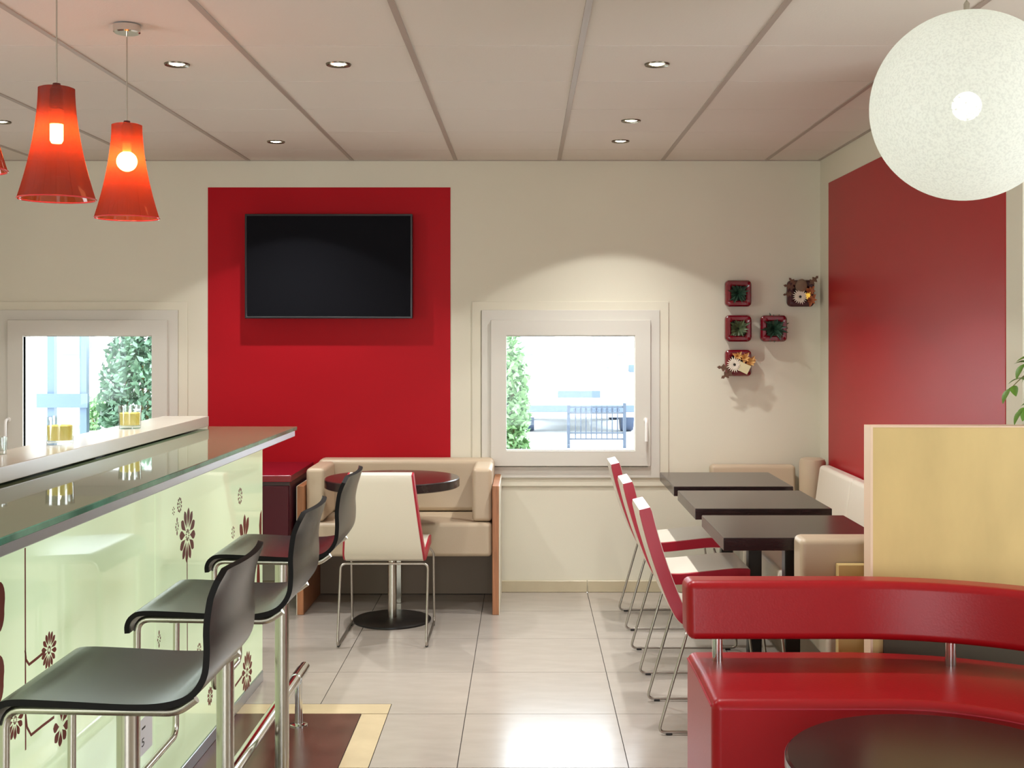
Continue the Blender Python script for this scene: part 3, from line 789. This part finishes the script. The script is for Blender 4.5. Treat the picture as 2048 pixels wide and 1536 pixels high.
# ------------------------------------------------------------------ cantilever chairs (cream and red, wire sled)
def make_chair(loc, label, rotz):
    r = thing('dining_chair', loc, label, 'chair', 'cream and red wire-frame chairs', rotz)
    # centre line of the shell in side view, facing +x, rear foot at x = 0
    cl = catmull([(-0.045, 0, 0.838), (-0.015, 0, 0.72), (0.030, 0, 0.58), (0.078, 0, 0.465), (0.115, 0, 0.425), (0.18, 0, 0.417), (0.30, 0, 0.428), (0.42, 0, 0.440), (0.492, 0, 0.440)], 5)
    n = len(cl); tang = [(cl[min(i+1, n-1)]-cl[max(i-1, 0)]).normalized() for i in range(n)]
    ln = [0]
    for a, c in zip(cl, cl[1:]): ln.append(ln[-1]+(c-a).length)
    th = 0.026
    def sect(i):
        t = ln[i]/ln[-1]; w = 0.153+0.042*min(1, t/0.5)
        nn = Vector((-tang[i].z, 0, tang[i].x))    # away from sitter side sign handled by symmetry
        return w, nn
    b = nb(); R_ = []
    cs = [(-1, -0.75), (-0.985, -1), (0.985, -1), (1, -0.75), (1, 0.75), (0.985, 1), (-0.985, 1), (-1, 0.75)]
    for i in range(n):
        w, nn = sect(i)
        e = 1.0 if 0 < i < n-1 else 0.8
        R_.append([b.verts.new(cl[i]+Vector((0, c0*(w-0.004), 0))+nn*th*c1_*e) for c0, c1_ in cs])
    for A, B in zip(R_, R_[1:]):
        for k in range(8): b.faces.new((A[k], A[(k+1) % 8], B[(k+1) % 8], B[k]))
    b.faces.new(R_[0][::-1]); b.faces.new(R_[-1])
    obj('upholstered_shell', b, 'white_l', r, local=True)
    for sd in (-1, 1):
        b = nb(); R_ = []
        for i in range(n):
            w, nn = sect(i); e = 0.93 if 0 < i < n-1 else 0.80
            R_.append([b.verts.new(cl[i]+Vector((0, sd*yy_, 0))+nn*th*c1_*e) for yy_, c1_ in ((w-0.006, -1), (w+0.003, -0.94), (w+0.003, 0.94), (w-0.006, 1))])
        for A, B in zip(R_, R_[1:]):
            for k in range(4): b.faces.new((A[k], A[(k+1) % 4], B[(k+1) % 4], B[k]))
        b.faces.new(R_[0][::-1]); b.faces.new(R_[-1])
        obj('side_band', b, 'red_band', r, local=True, label='red leather side band')
    h = 0.212
    zf = 0.0105
    pts = [(0.455, -h+0.03, 0.408), (0.462, -h, 0.38), (0.505, -h, zf), (0.0, -h, zf), (0.108, -h, 0.384), (0.108, h, 0.384), (0.0, h, zf), (0.505, h, zf), (0.462, h, 0.38), (0.455, h-0.03, 0.408)]
    b = nb(); tube(b, fillet(pts, 0.028, 6), 0.0058, 10); obj('wire_frame', b, 'wire', r, local=True)
    for sd in (-1, 1):
        for x in (0.04, 0.46):
            b = nb(); box(b, x-0.012, x+0.012, sd*h-0.0065, sd*h+0.0065, 0.0, 0.010); obj('glide', b, 'base_black', r, 0.002, 1, local=True)
    return r
ch = make_chair((-0.688, 5.82, 0), 'cream chair with red sides and wire legs pulled up to the round table', PI/2)
dup(ch, (0.50, 6.383, 0), 'cream chair with red sides at the square table closest to the window wall', 0.0)
dup(ch, (0.497, 5.58, 0), 'cream chair with red sides at the middle square table', 0.0)
dup(ch, (0.495, 4.775, 0), 'cream chair with red sides at the square table beside the red curved sofa', 0.0)

# ------------------------------------------------------------------ tables
rt = thing('round_table', (-0.70, 6.385, 0), 'round dark wood bistro table on a steel column by the cream sofa', 'table')
b = nb(); lathe(b, [(0.0, 0.702), (0.345, 0.702), (0.352, 0.706), (0.352, 0.746), (0.347, 0.75), (0.0, 0.75)], 64, (-0.70, 6.385, 0), cap=False); obj('tabletop', b, 'wenge', rt)
b = nb(); lathe(b, [(0.023, 0.014), (0.023, 0.70)], 24, (-0.70, 6.385, 0)); obj('column', b, 'steel', rt)
b = nb(); lathe(b, [(0.0, 0.0), (0.20, 0.0), (0.203, 0.003), (0.203, 0.010), (0.195, 0.015), (0.03, 0.020), (0.0, 0.020)], 56, (-0.70, 6.385, 0), cap=False); obj('base_disc', b, 'base_black', rt)
def sq_table(y0, y1, label):
    cx_, cy_ = 1.036, (y0+y1)/2
    t = thing('square_table', (cx_, cy_, 0), label, 'table', 'dark square tables in a row')
    bx('tabletop', 'wenge', t, 0.727, 1.315, y0, y1, 0.702, 0.75, 0.003, 2)
    bx('column', 'base_black', t, cx_-0.03, cx_+0.03, cy_-0.03, cy_+0.03, 0.014, 0.702, 0.003, 1)
    bx('base_plate', 'base_black', t, cx_-0.10, cx_+0.10, cy_-0.12, cy_+0.12, 0.0, 0.014, 0.003, 1)
sq_table(4.49, 5.05, 'dark rectangular cafe table beside the maple partition')
sq_table(5.24, 5.85, 'dark square cafe table in the middle of the row')
sq_table(6.00, 6.62, 'dark square cafe table closest to the wall planters')

# ------------------------------------------------------------------ cream two-seat sofa under the red field
so = thing('cream_sofa', (-0.69, 6.78, 0), 'small cream leather sofa with wooden side panels against the red wall', 'sofa')
for x0, x1 in ((-0.180, -0.145), (-1.222, -1.187)):
    p_ = bx('side_panel', 'oak', so, x0, x1, 6.512, WALL-0.013, 0.0, 0.688, 0.002, 1)
    bx('outer_facing', 'wall', p_, x1 if x0 > -0.5 else x0-0.004, x1+0.004 if x0 > -0.5 else x0, 6.516, WALL-0.014, 0.0, 0.686)
bx('seat_cushion', 'cream_l', so, -1.185, -0.182, 6.535, 7.07, 0.305, 0.487, 0.022, 3)
bx('back_cushion', 'cream_l', so, -1.185, -0.182, 6.94, 7.078, 0.49, 0.787, 0.028, 3)
bx('arm_cushion', 'cream_l', so, -0.290, -0.183, 6.56, 6.936, 0.49, 0.778, 0.022, 3)
bx('arm_cushion', 'cream_l', so, -1.184, -1.085, 6.56, 6.936, 0.49, 0.778, 0.022, 3)
bx('back_board', 'undersofa', so, -1.185, -0.182, 7.03, 7.075, 0.004, 0.300)
b = nb(); box(b, -0.730, -0.695, 6.80, 6.835, 0.0, 0.305); obj('leg', b, 'steel', so, 0.002, 1)

# maroon wall cabinet left of the sofa
cb = thing('low_cabinet', (-1.68, 6.75, 0.2), 'low dark maroon cabinet hung on the red wall between bar and sofa', 'cabinet')
bx('carcass', 'maroon', cb, -2.15, -1.245, 6.435, WALL-0.004, 0.285, 0.722, 0.002, 1)
bx('top', 'maroon_top', cb, -2.17, -1.235, 6.41, WALL-0.004, 0.722, 0.757, 0.002, 1)
dr_ = bx('door', 'maroon', cb, -1.69, -1.25, 6.415, 6.434, 0.29, 0.70, 0.002, 1)
dr2 = bx('door', 'maroon', cb, -2.145, -1.70, 6.415, 6.434, 0.29, 0.70, 0.002, 1)
bx('dark_rail', 'dark_brown', cb, -2.15, -1.245, 6.42, 6.434, 0.702, 0.721)  # dark brown strip between the doors and the cabinet top

# ------------------------------------------------------------------ corner bench along the right wall
bn = thing('corner_bench', (1.40, 5.6, 0), 'cream leather corner bench along the far and right walls behind the square tables', 'bench')
bx('plinth', 'undersofa', bn, 1.20, RW-0.014, 4.34, WALL-0.014, 0.0, 0.30)
ys_ = [4.465, 5.32, 6.17, 6.50]
for a, c in zip(ys_, ys_[1:]): bx('seat_cushion', 'white_l', bn, 1.10, 1.60, a+0.002, c-0.002, 0.30, 0.475, 0.02, 3)
bx('seat_cushion', 'white_l', bn, 1.06, 1.60, 6.504, 6.945, 0.30, 0.475, 0.02, 3)
for a, c in ((4.465, 5.31), (5.314, 6.10), (6.104, 6.76)):
    b = nb(); prism(b, [(1.585, 0.48), (1.694, 0.48), (1.694, 0.775), (1.625, 0.775)], a, c, 'y'); obj('back_cushion', b, 'white_l', bn, 0.02, 3)
b = nb(); prism(b, [(6.95, 0.48), (7.075, 0.48), (7.075, 0.748), (6.985, 0.748)], 1.06, 1.545, 'x'); obj('back_cushion', b, 'cream_l', bn, 0.02, 3)
b = nb(); lathe(b, [(0.070, 0.48), (0.074, 0.50), (0.074, 0.775), (0.068, 0.792), (0.05, 0.80)], 28, (0, 0, 0)); xform(b, Matrix.Translation((1.700-0.08, 6.90, 0))); obj('corner_bolster', b, 'cream_l', bn)
bx('arm_cushion', 'cream_l', bn, 0.975, 1.69, 4.332, 4.458, 0.482, 0.772, 0.022, 3)
bx('side_panel', 'maple', bn, 1.098, 1.695, 4.290, 4.328, 0.0, 0.688, 0.002, 1)

# ------------------------------------------------------------------ maple partition with plant
pt = thing('partition', (1.75, 4.14, 0), 'tall maple wood partition panel behind the red curved sofa', 'partition')
bx('panel', 'maple', pt, 1.166, 2.60, 4.102, 4.178, 0.0, 1.186, 0.001, 1)
bx('shade_panel', 'gap_shade', pt, 1.20, 2.60, 4.094, 4.102, 0.0, 0.56, 0.001, 1, label='dark brown sheet painting the shade behind the sofa gap')  # added dark sheet, stands in for shade between sofa and partition
bx('edge_strip', 'maple_edge', pt, 1.158, 1.166, 4.10, 4.18, 0.0, 1.190)
bx('top_strip', 'maple_edge', pt, 1.166, 2.60, 4.10, 4.18, 1.186, 1.190)
pl = thing('potted_plant', (1.90, 4.14, 1.190), 'leafy green plant in a slim trough on top of the maple partition', 'plant')
b = nb(); prism(b, [(4.106, 1.1905), (4.174, 1.1905), (4.178, 1.285), (4.102, 1.285)], 1.80, 2.1, 'x'); obj('trough', b, 'pot_dark', pl, 0.003, 1)
bx('soil', 'soil', pl, 1.805, 2.095, 4.107, 4.173, 1.285, 1.289)
def leaf_bm(l, w, fold=0.25):
    b = nb(); N_ = 7; mid = []; L_ = []; R_ = []
    for i in range(N_+1):
        t = i/N_; ww = w*math.sin(PI*min(1, t*0.96+0.02))**0.75*(1-0.35*t); zz = -0.25*l*t*t
        mid.append(b.verts.new((t*l, 0, zz))); L_.append(b.verts.new((t*l, ww, zz+ww*fold))); R_.append(b.verts.new((t*l, -ww, zz+ww*fold)))
    for i in range(N_):
        b.faces.new((mid[i], mid[i+1], L_[i+1], L_[i])); b.faces.new((mid[i], R_[i], R_[i+1], mid[i+1]))
    return b
rnd = random.Random(11)
leafmesh = mesh_of('leaf', leaf_bm(0.052, 0.017), 'leaf')
def put_leaf(p, yaw, pitch, roll, s_=1.0):
    o = bpy.data.objects.new('leaf', leafmesh); COL.objects.link(o); o.parent = pl
    o.matrix_local = Matrix.Translation(Vector(p)-Vector((1.90, 4.14, 1.190)))@Matrix.Rotation(yaw, 4, 'Z')@Matrix.Rotation(-pitch, 4, 'Y')@Matrix.Rotation(roll, 4, 'X')@Matrix.Scale(s_, 4)
branches = [[(1.86, 4.13, 1.287), (1.77, 4.09, 1.37), (1.68, 4.06, 1.375), (1.605, 4.04, 1.320)],
            [(1.88, 4.14, 1.287), (1.80, 4.09, 1.42), (1.72, 4.06, 1.44), (1.65, 4.04, 1.40)],
            [(1.84, 4.13, 1.287), (1.76, 4.07, 1.31), (1.70, 4.05, 1.29), (1.645, 4.04, 1.25)],
            [(1.95, 4.14, 1.287), (1.97, 4.08, 1.44), (2.02, 4.05, 1.50)], [(2.02, 4.14, 1.287), (2.08, 4.08, 1.40), (2.16, 4.06, 1.40)],
            [(1.90, 4.14, 1.287), (1.88, 4.10, 1.46), (1.84, 4.07, 1.54)]]
for B_ in branches:
    c_ = catmull(B_, 5)
    b = nb(); tube(b, c_, [0.003*(1-0.6*i/len(c_)) for i in range(len(c_))], 6); obj('twig', b, 'twig', pl)
    for i in range(4, len(c_), 2):
        d = c_[min(i+1, len(c_)-1)]-c_[i-1]; yaw = math.atan2(d.y, d.x)
        for sd in (-1, 1): put_leaf(c_[i], yaw+sd*0.9+rnd.uniform(-.3, .3), rnd.uniform(-0.9, 0.1), rnd.uniform(-.5, .5), rnd.uniform(0.8, 1.15))
    put_leaf(c_[-1], yaw, -0.8, 0, 1.1)

# ------------------------------------------------------------------ red curved sofa and coffee table
SCX, SCY = 1.02, 2.97
def path(x_start, a_end=-25, ns=6, na=36):
    out = []
    for i in range(ns): out.append((x_start+(SCX-x_start)*i/ns, 90.0))
    out = [(p[0], 90.0) for p in out]+[(SCX, 90.0-(90.0-a_end)*i/na) for i in range(na+1)]
    return out
def sweep(bm, prof, pth):
    rings = []
    for xc, a in pth:
        ca, sa = math.cos(math.radians(a)), math.sin(math.radians(a))
        rings.append([bm.verts.new((xc+r_*ca, SCY+r_*sa, z)) for r_, z in prof])
    n = len(prof)
    for A, B in zip(rings, rings[1:]):
        for k in range(n): bm.faces.new((A[k], A[(k+1) % n], B[(k+1) % n], B[k]))
    bm.faces.new(rings[0][::-1]); bm.faces.new(rings[-1])
def along(r_, z, x0, a_end=-25): return [(xc+r_*math.cos(math.radians(a)), SCY+r_*math.sin(math.radians(a)), z) for xc, a in path(x0, a_end, 8, 48)]
rs = thing('red_sofa', (1.02, 3.75, 0), 'red leather curved sofa with a separate back roll on chrome posts', 'sofa')
b = nb(); sweep(b, [(0.50, 0.05), (1.06, 0.05), (1.06, 0.455), (0.80, 0.462), (0.50, 0.455)], path(0.53)); obj('seat', b, 'red_l', rs, 0.03, 4)
b = nb(); sweep(b, [(0.54, 0.0), (1.02, 0.0), (1.02, 0.05), (0.54, 0.05)], path(0.57, -23)); obj('plinth', b, 'base_black', rs)
b = nb(); sweep(b, [(0.845, 0.540), (0.985, 0.540), (1.005, 0.715), (0.868, 0.722)], path(0.505)); obj('back_roll', b, 'red_l', rs, 0.026, 4)
b = nb(); tube(b, along(0.503, 0.431, 0.56, -24), 0.0035, 6); obj('piping', b, 'red_band', rs)
b = nb(); tube(b, along(0.870, 0.701, 0.53, -24), 0.0030, 6); obj('piping', b, 'red_band', rs)
b = nb(); tube(b, [(0.531, SCY+0.505+0.02, 0.435), (0.531, SCY+0.8, 0.44), (0.531, SCY+1.035, 0.435)], 0.0035, 6); obj('piping', b, 'red_band', rs)
for x, a in ((0.61, 90), (SCX, 70), (SCX, 40), (SCX, 10), (SCX, -15)):
    px_, py_ = x+0.92*math.cos(math.radians(a)), SCY+0.92*math.sin(math.radians(a))
    b = nb(); lathe(b, [(0.017, 0.458), (0.017, 0.545)], 18, (px_, py_, 0)); obj('post', b, 'chrome', rs)
ct = thing('coffee_table', (SCX, SCY, 0), 'low round dark wood coffee table in the curve of the red sofa', 'table')
b = nb(); lathe(b, [(0.0, 0.418), (0.372, 0.418), (0.38, 0.424), (0.38, 0.452), (0.375, 0.458), (0.0, 0.458)], 72, (SCX, SCY, 0), cap=False); obj('tabletop', b, 'wenge', ct)
b = nb(); lathe(b, [(0.381, 0.424), (0.3825, 0.426), (0.3825, 0.450), (0.381, 0.452)], 72, (SCX, SCY, 0), cap=False); obj('edge_band', b, 'alu', ct)
b = nb(); lathe(b, [(0.03, 0.014), (0.03, 0.418)], 24, (SCX, SCY, 0)); obj('column', b, 'steel', ct)
b = nb(); lathe(b, [(0.0, 0.0), (0.22, 0.0), (0.222, 0.010), (0.21, 0.014), (0.0, 0.016)], 48, (SCX, SCY, 0), cap=False); obj('base_disc', b, 'base_black', ct)

# ------------------------------------------------------------------ pendant lamps
def pendant(x, y, zb, label, kind):
    t = thing('pendant_lamp', (x, y, CEIL-0.004), label, 'pendant lamp', 'red glass pendant lamps above the bar')
    H = 0.303; zt = zb+H
    b = nb(); lathe(b, [(0.0, CEIL-0.03), (0.038, CEIL-0.03), (0.043, CEIL-0.026), (0.044, CEIL-0.004), (0.0, CEIL-0.004)], 32, (x, y, 0), cap=False); obj('canopy', b, 'chrome', t)
    b = nb(); tube(b, [(x, y, CEIL-0.03), (x, y, zt+0.012)], 0.0022, 8); obj('cord', b, 'steel', t)
    prof = []
    for i in range(25):
        u = i/24; z = zb+H*u
        r_ = 0.1025-0.0545*(1-(1-u)**1.75) if u < 1 else 0.048
        prof.append((r_, z))
    b = nb(); lathe(b, prof+[(0.040, zt+0.003), (0.012, zt+0.004)], 48, (x, y, 0), cap=False); sh = obj('shade', b, 'shade_red', t)
    b = nb(); pts = [(x+0.1025*math.cos(a), y+0.1025*math.sin(a), zb) for a in [2*PI*i/48 for i in range(49)]]; tube(b, pts, 0.0022, 8); obj('rim', b, 'rim_red', sh)
    b = nb(); lathe(b, [(0.0, zt+0.016), (0.010, zt+0.014), (0.012, zt+0.0045), (0.018, zt-0.002), (0.018, zt-0.055), (0.0, zt-0.056)], 20, (x, y, 0), cap=False); obj('socket', b, 'rim_dark', t)
    if kind == 'tube':
        bs = [(0.0, zt-0.057), (0.018, zt-0.058), (0.019, zt-0.098), (0.0, zt-0.099)]
        pr = [(0.0, zt-0.0995), (0.0175, zt-0.100), (0.0175, zt-0.142), (0.013, zt-0.150), (0.0, zt-0.151)]
    else:
        bs = [(0.0, zt-0.057), (0.014, zt-0.058), (0.014, zt-0.0875), (0.0, zt-0.088)]
        pr = [(0.0, zt-0.0885)]+[(0.033*math.sin(a), zt-0.118+0.033*math.cos(a)) for a in [0.44+(PI-0.44)*i/12 for i in range(13)]]
    b = nb(); lathe(b, pr, 24, (x, y, 0), cap=False); obj('bulb', b, 'bulb', t)
    b = nb(); lathe(b, bs, 20, (x, y, 0), cap=False); obj('bulb_base', b, 'bulb_base', t)
pendant(-1.302, 3.98, 1.878, 'red glass pendant lamp with a round bulb above the bar', 'globe')
pendant(-1.287, 3.345, 1.870, 'red glass pendant lamp with a cylindrical bulb above the bar', 'tube')
pendant(-1.283, 2.76, 1.872, 'red glass pendant lamp hanging furthest from the red wall above the bar', 'tube')

# big white globe lamp
gx_, gy_, gz_, gr_ = 1.172, 3.245, 2.106, 0.25
gl_ = thing('globe_lamp', (gx_, gy_, CEIL-0.004), 'large white woven globe pendant lamp above the red sofa', 'pendant lamp')
b = nb(); bmesh.ops.create_icosphere(b, subdivisions=5, radius=gr_, matrix=Matrix.Translation((gx_, gy_, gz_))); obj('shade', b, 'globe', gl_)
b = nb(); bmesh.ops.create_icosphere(b, subdivisions=3, radius=0.038, matrix=Matrix.Translation((gx_, gy_, gz_))); obj('bulb', b, 'globe_bulb', gl_)
b = nb(); tube(b, [(gx_, gy_, CEIL-0.02), (gx_, gy_, gz_+gr_)], 0.002, 8); obj('cord', b, 'steel', gl_)
b = nb(); lathe(b, [(0.0, CEIL-0.025), (0.04, CEIL-0.025), (0.045, CEIL-0.02), (0.045, CEIL-0.004), (0, CEIL-0.004)], 28, (gx_, gy_, 0), cap=False); obj('canopy', b, 'chrome', gl_)
b = nb(); lathe(b, [(0.008, gz_+gr_-0.002), (0.008, gz_+gr_+0.022), (0.003, gz_+gr_+0.03)], 12, (gx_, gy_, 0)); obj('clip', b, 'steel', gl_)

# ------------------------------------------------------------------ wall planters
def rsq(h, rc, y, n=5):
    P = []
    for q, (sx, sz) in enumerate(((1, 1), (-1, 1), (-1, -1), (1, -1))):
        for i in range(n+1):
            a = PI/2*q+PI/2*i/n
            P.append(((h-rc)*sx+rc*math.cos(a), y, (h-rc)*sz+rc*math.sin(a)))
    return P
def planter(px, py, label, kind, m='pot'):
    D = 0.078
    Yp = WALL-D/2
    x, z = (px-VX)*(WALL-0.05)/F, EYE-(py-VY)*(WALL-0.05)/F
    t = thing('wall_planter', (x, WALL, z), label, 'wall planter', 'red wall planters')
    b = nb(); R_ = []
    for h, rc, y in ((0.070, 0.02, -0.001), (0.075, 0.022, -0.03), (0.0765, 0.024, -0.055), (0.074, 0.024, -0.070), (0.066, 0.022, -0.078), (0.050, 0.016, -0.078), (0.043, 0.012, -0.072), (0.040, 0.010, -0.045)):
        R_.append([b.verts.new(p) for p in rsq(h, rc, y)])
    for A, B in zip(R_, R_[1:]):
        k_ = len(A)
        for k in range(k_): b.faces.new((A[k], A[(k+1) % k_], B[(k+1) % k_], B[k]))
    b.faces.new(R_[0]); b.faces.new(R_[-1])
    obj('pot', b, m, t, local=True)
    b = nb(); prism(b, [(p[0], p[2]) for p in rsq(0.040, 0.010, 0)], -0.056, -0.047, 'y'); obj('soil', b, 'soil', t, local=True)
    rn = random.Random(int(px*7+py))
    Mo = Matrix.Rotation(PI/2, 4, 'X')      # +z of a plant -> -y (out of the wall)
    def rosette(n, l, w, m_, spread, c=(0, 0)):
        b = nb()
        for k in range(n):
            lb_ = leaf_bm(l*rn.uniform(0.7, 1.1), w, 0.5)
            Mm = Matrix.Translation((c[0], -0.05, c[1]))@Mo@Matrix.Rotation(k*2.4, 4, 'Z')@Matrix.Rotation(-rn.uniform(0.25, 1.35)*spread, 4, 'Y')
            xform(lb_, Mm); tmp = bpy.data.meshes.new('t'); lb_.to_mesh(tmp); lb_.free(); b.from_mesh(tmp); bpy.data.meshes.remove(tmp)
        obj('foliage', b, m_, t, local=True)
    def gerbera(c, R0, y, tilt=0.0):
        b = nb()
        for ringk, (n, rr) in enumerate(((20, R0), (16, R0*0.75))):
            for k in range(n):
                lb_ = leaf_bm(rr*rn.uniform(0.92, 1.05), R0*0.13, 0.2)
                xform(lb_, Matrix.Translation((c[0], y-0.004*ringk, c[1]))@Mo@Matrix.Rotation(2*PI*k/n+ringk*0.1, 4, 'Z')@Matrix.Rotation(-0.35, 4, 'Y'))
                tmp = bpy.data.meshes.new('t'); lb_.to_mesh(tmp); lb_.free(); b.from_mesh(tmp); bpy.data.meshes.remove(tmp)
        fl = obj('flower', b, 'petal', t, local=True)
        b = nb(); lathe(b, [(0.0, y-0.010), (R0*0.16, y-0.009), (R0*0.2, y-0.002), (0.0, y)], 14, (c[0], 0, c[1]), axis='y', cap=False); obj('flower_eye', b, 'flower_eye', fl, local=True)
    def bloom(c, R0, y, m_):
        b = nb()
        for k in range(7):
            lb_ = leaf_bm(R0*1.9, R0*0.6, 0.8)
            xform(lb_, Matrix.Translation((c[0], y+R0*0.6, c[1]))@Mo@Matrix.Rotation(2*PI*k/7, 4, 'Z')@Matrix.Rotation(-(0.7 if k % 2 else 1.15), 4, 'Y'))
            tmp = bpy.data.meshes.new('t'); lb_.to_mesh(tmp); lb_.free(); b.from_mesh(tmp); bpy.data.meshes.remove(tmp)
        obj('bloom', b, m_, t, local=True)
    def dry(c, ang, l, y, m_='dry'):
        b = nb(); P = []
        for i in range(17):
            u = i/16; w = l*0.30*math.sin(PI*u**0.8)*(0.65+0.35*math.cos(u*22)); P.append((u*l, w))
        pts = P+[(a_, -w_) for a_, w_ in P[::-1][1:-1]]
        prism(b, pts, -0.0008, 0.0008)
        for v in b.verts: v.co.z += 0.25*abs(v.co.y)+0.10*math.sin(v.co.x/l*3)*l
        xform(b, Matrix.Translation((c[0], y, c[1]))@Mo@Matrix.Rotation(ang, 4, 'Z')); obj('dry_leaf', b, m_, t, local=True)
    if kind == 'a': rosette(46, 0.074, 0.008, 'succ', 1.0)
    if kind == 'b': rosette(36, 0.072, 0.012, 'succ2', 0.8)
    if kind == 'c': rosette(56, 0.084, 0.011, 'succ', 0.95)
    if kind == 'd':
        gerbera((-0.030, -0.008), 0.045, -0.100); bloom((-0.010, 0.040), 0.020, -0.095, 'orange'); bloom((0.030, 0.032), 0.022, -0.1, 'orange'); bloom((0.062, 0.008), 0.024, -0.09, 'orange')
        b = nb(); box(b, -0.034, 0.034, -0.001, 0.001, -0.026, 0.026); xform(b, Matrix.Translation((0.022, -0.108, -0.026))@Matrix.Rotation(-0.15, 4, 'Z')@Matrix.Rotation(0.45, 4, 'Y')); obj('card', b, 'card', t, local=True, smooth=False)
        dry((-0.045, -0.03), 3.05, 0.085, -0.09); dry((-0.035, -0.04), 3.75, 0.085, -0.085); dry((0.05, -0.01), 0.6, 0.06, -0.08, 'orange')
    if kind == 'e':
        gerbera((-0.014, -0.020), 0.044, -0.100)
        b = nb(); bmesh.ops.create_icosphere(b, subdivisions=3, radius=1.0)
        xform(b, Matrix.Translation((-0.005, -0.092, 0.042))@Matrix.Rotation(0.2, 4, 'Y')@Matrix.Diagonal((0.034, 0.026, 0.040, 1))); obj('felt_ball', b, 'felt', t, local=True)
        bloom((0.030, -0.012), 0.014, -0.1, 'wax'); bloom((0.045, 0.012), 0.022, -0.095, 'rust'); bloom((0.050, -0.038), 0.024, -0.095, 'rust')
        dry((-0.04, 0.03), 2.9, 0.07, -0.085); dry((-0.035, 0.045), 2.3, 0.06, -0.085); dry((-0.05, 0.0), 3.3, 0.06, -0.08); dry((0.04, 0.05), 0.75, 0.075, -0.085)
planter(1476, 587, 'glossy red square wall planter with dark spiky plant, top of the column of three', 'a')
planter(1476, 657, 'glossy red square wall planter with olive green rosette plant', 'b')
planter(1547, 657, 'glossy red square wall planter with dense dark green plant beside the column', 'c')
planter(1476, 726, 'red square wall planter with white daisy, orange blooms and a small card', 'd')
planter(1601, 587, 'dark red square wall planter with white daisy, rust leaves and grey felt ball', 'e', 'pot_dark')
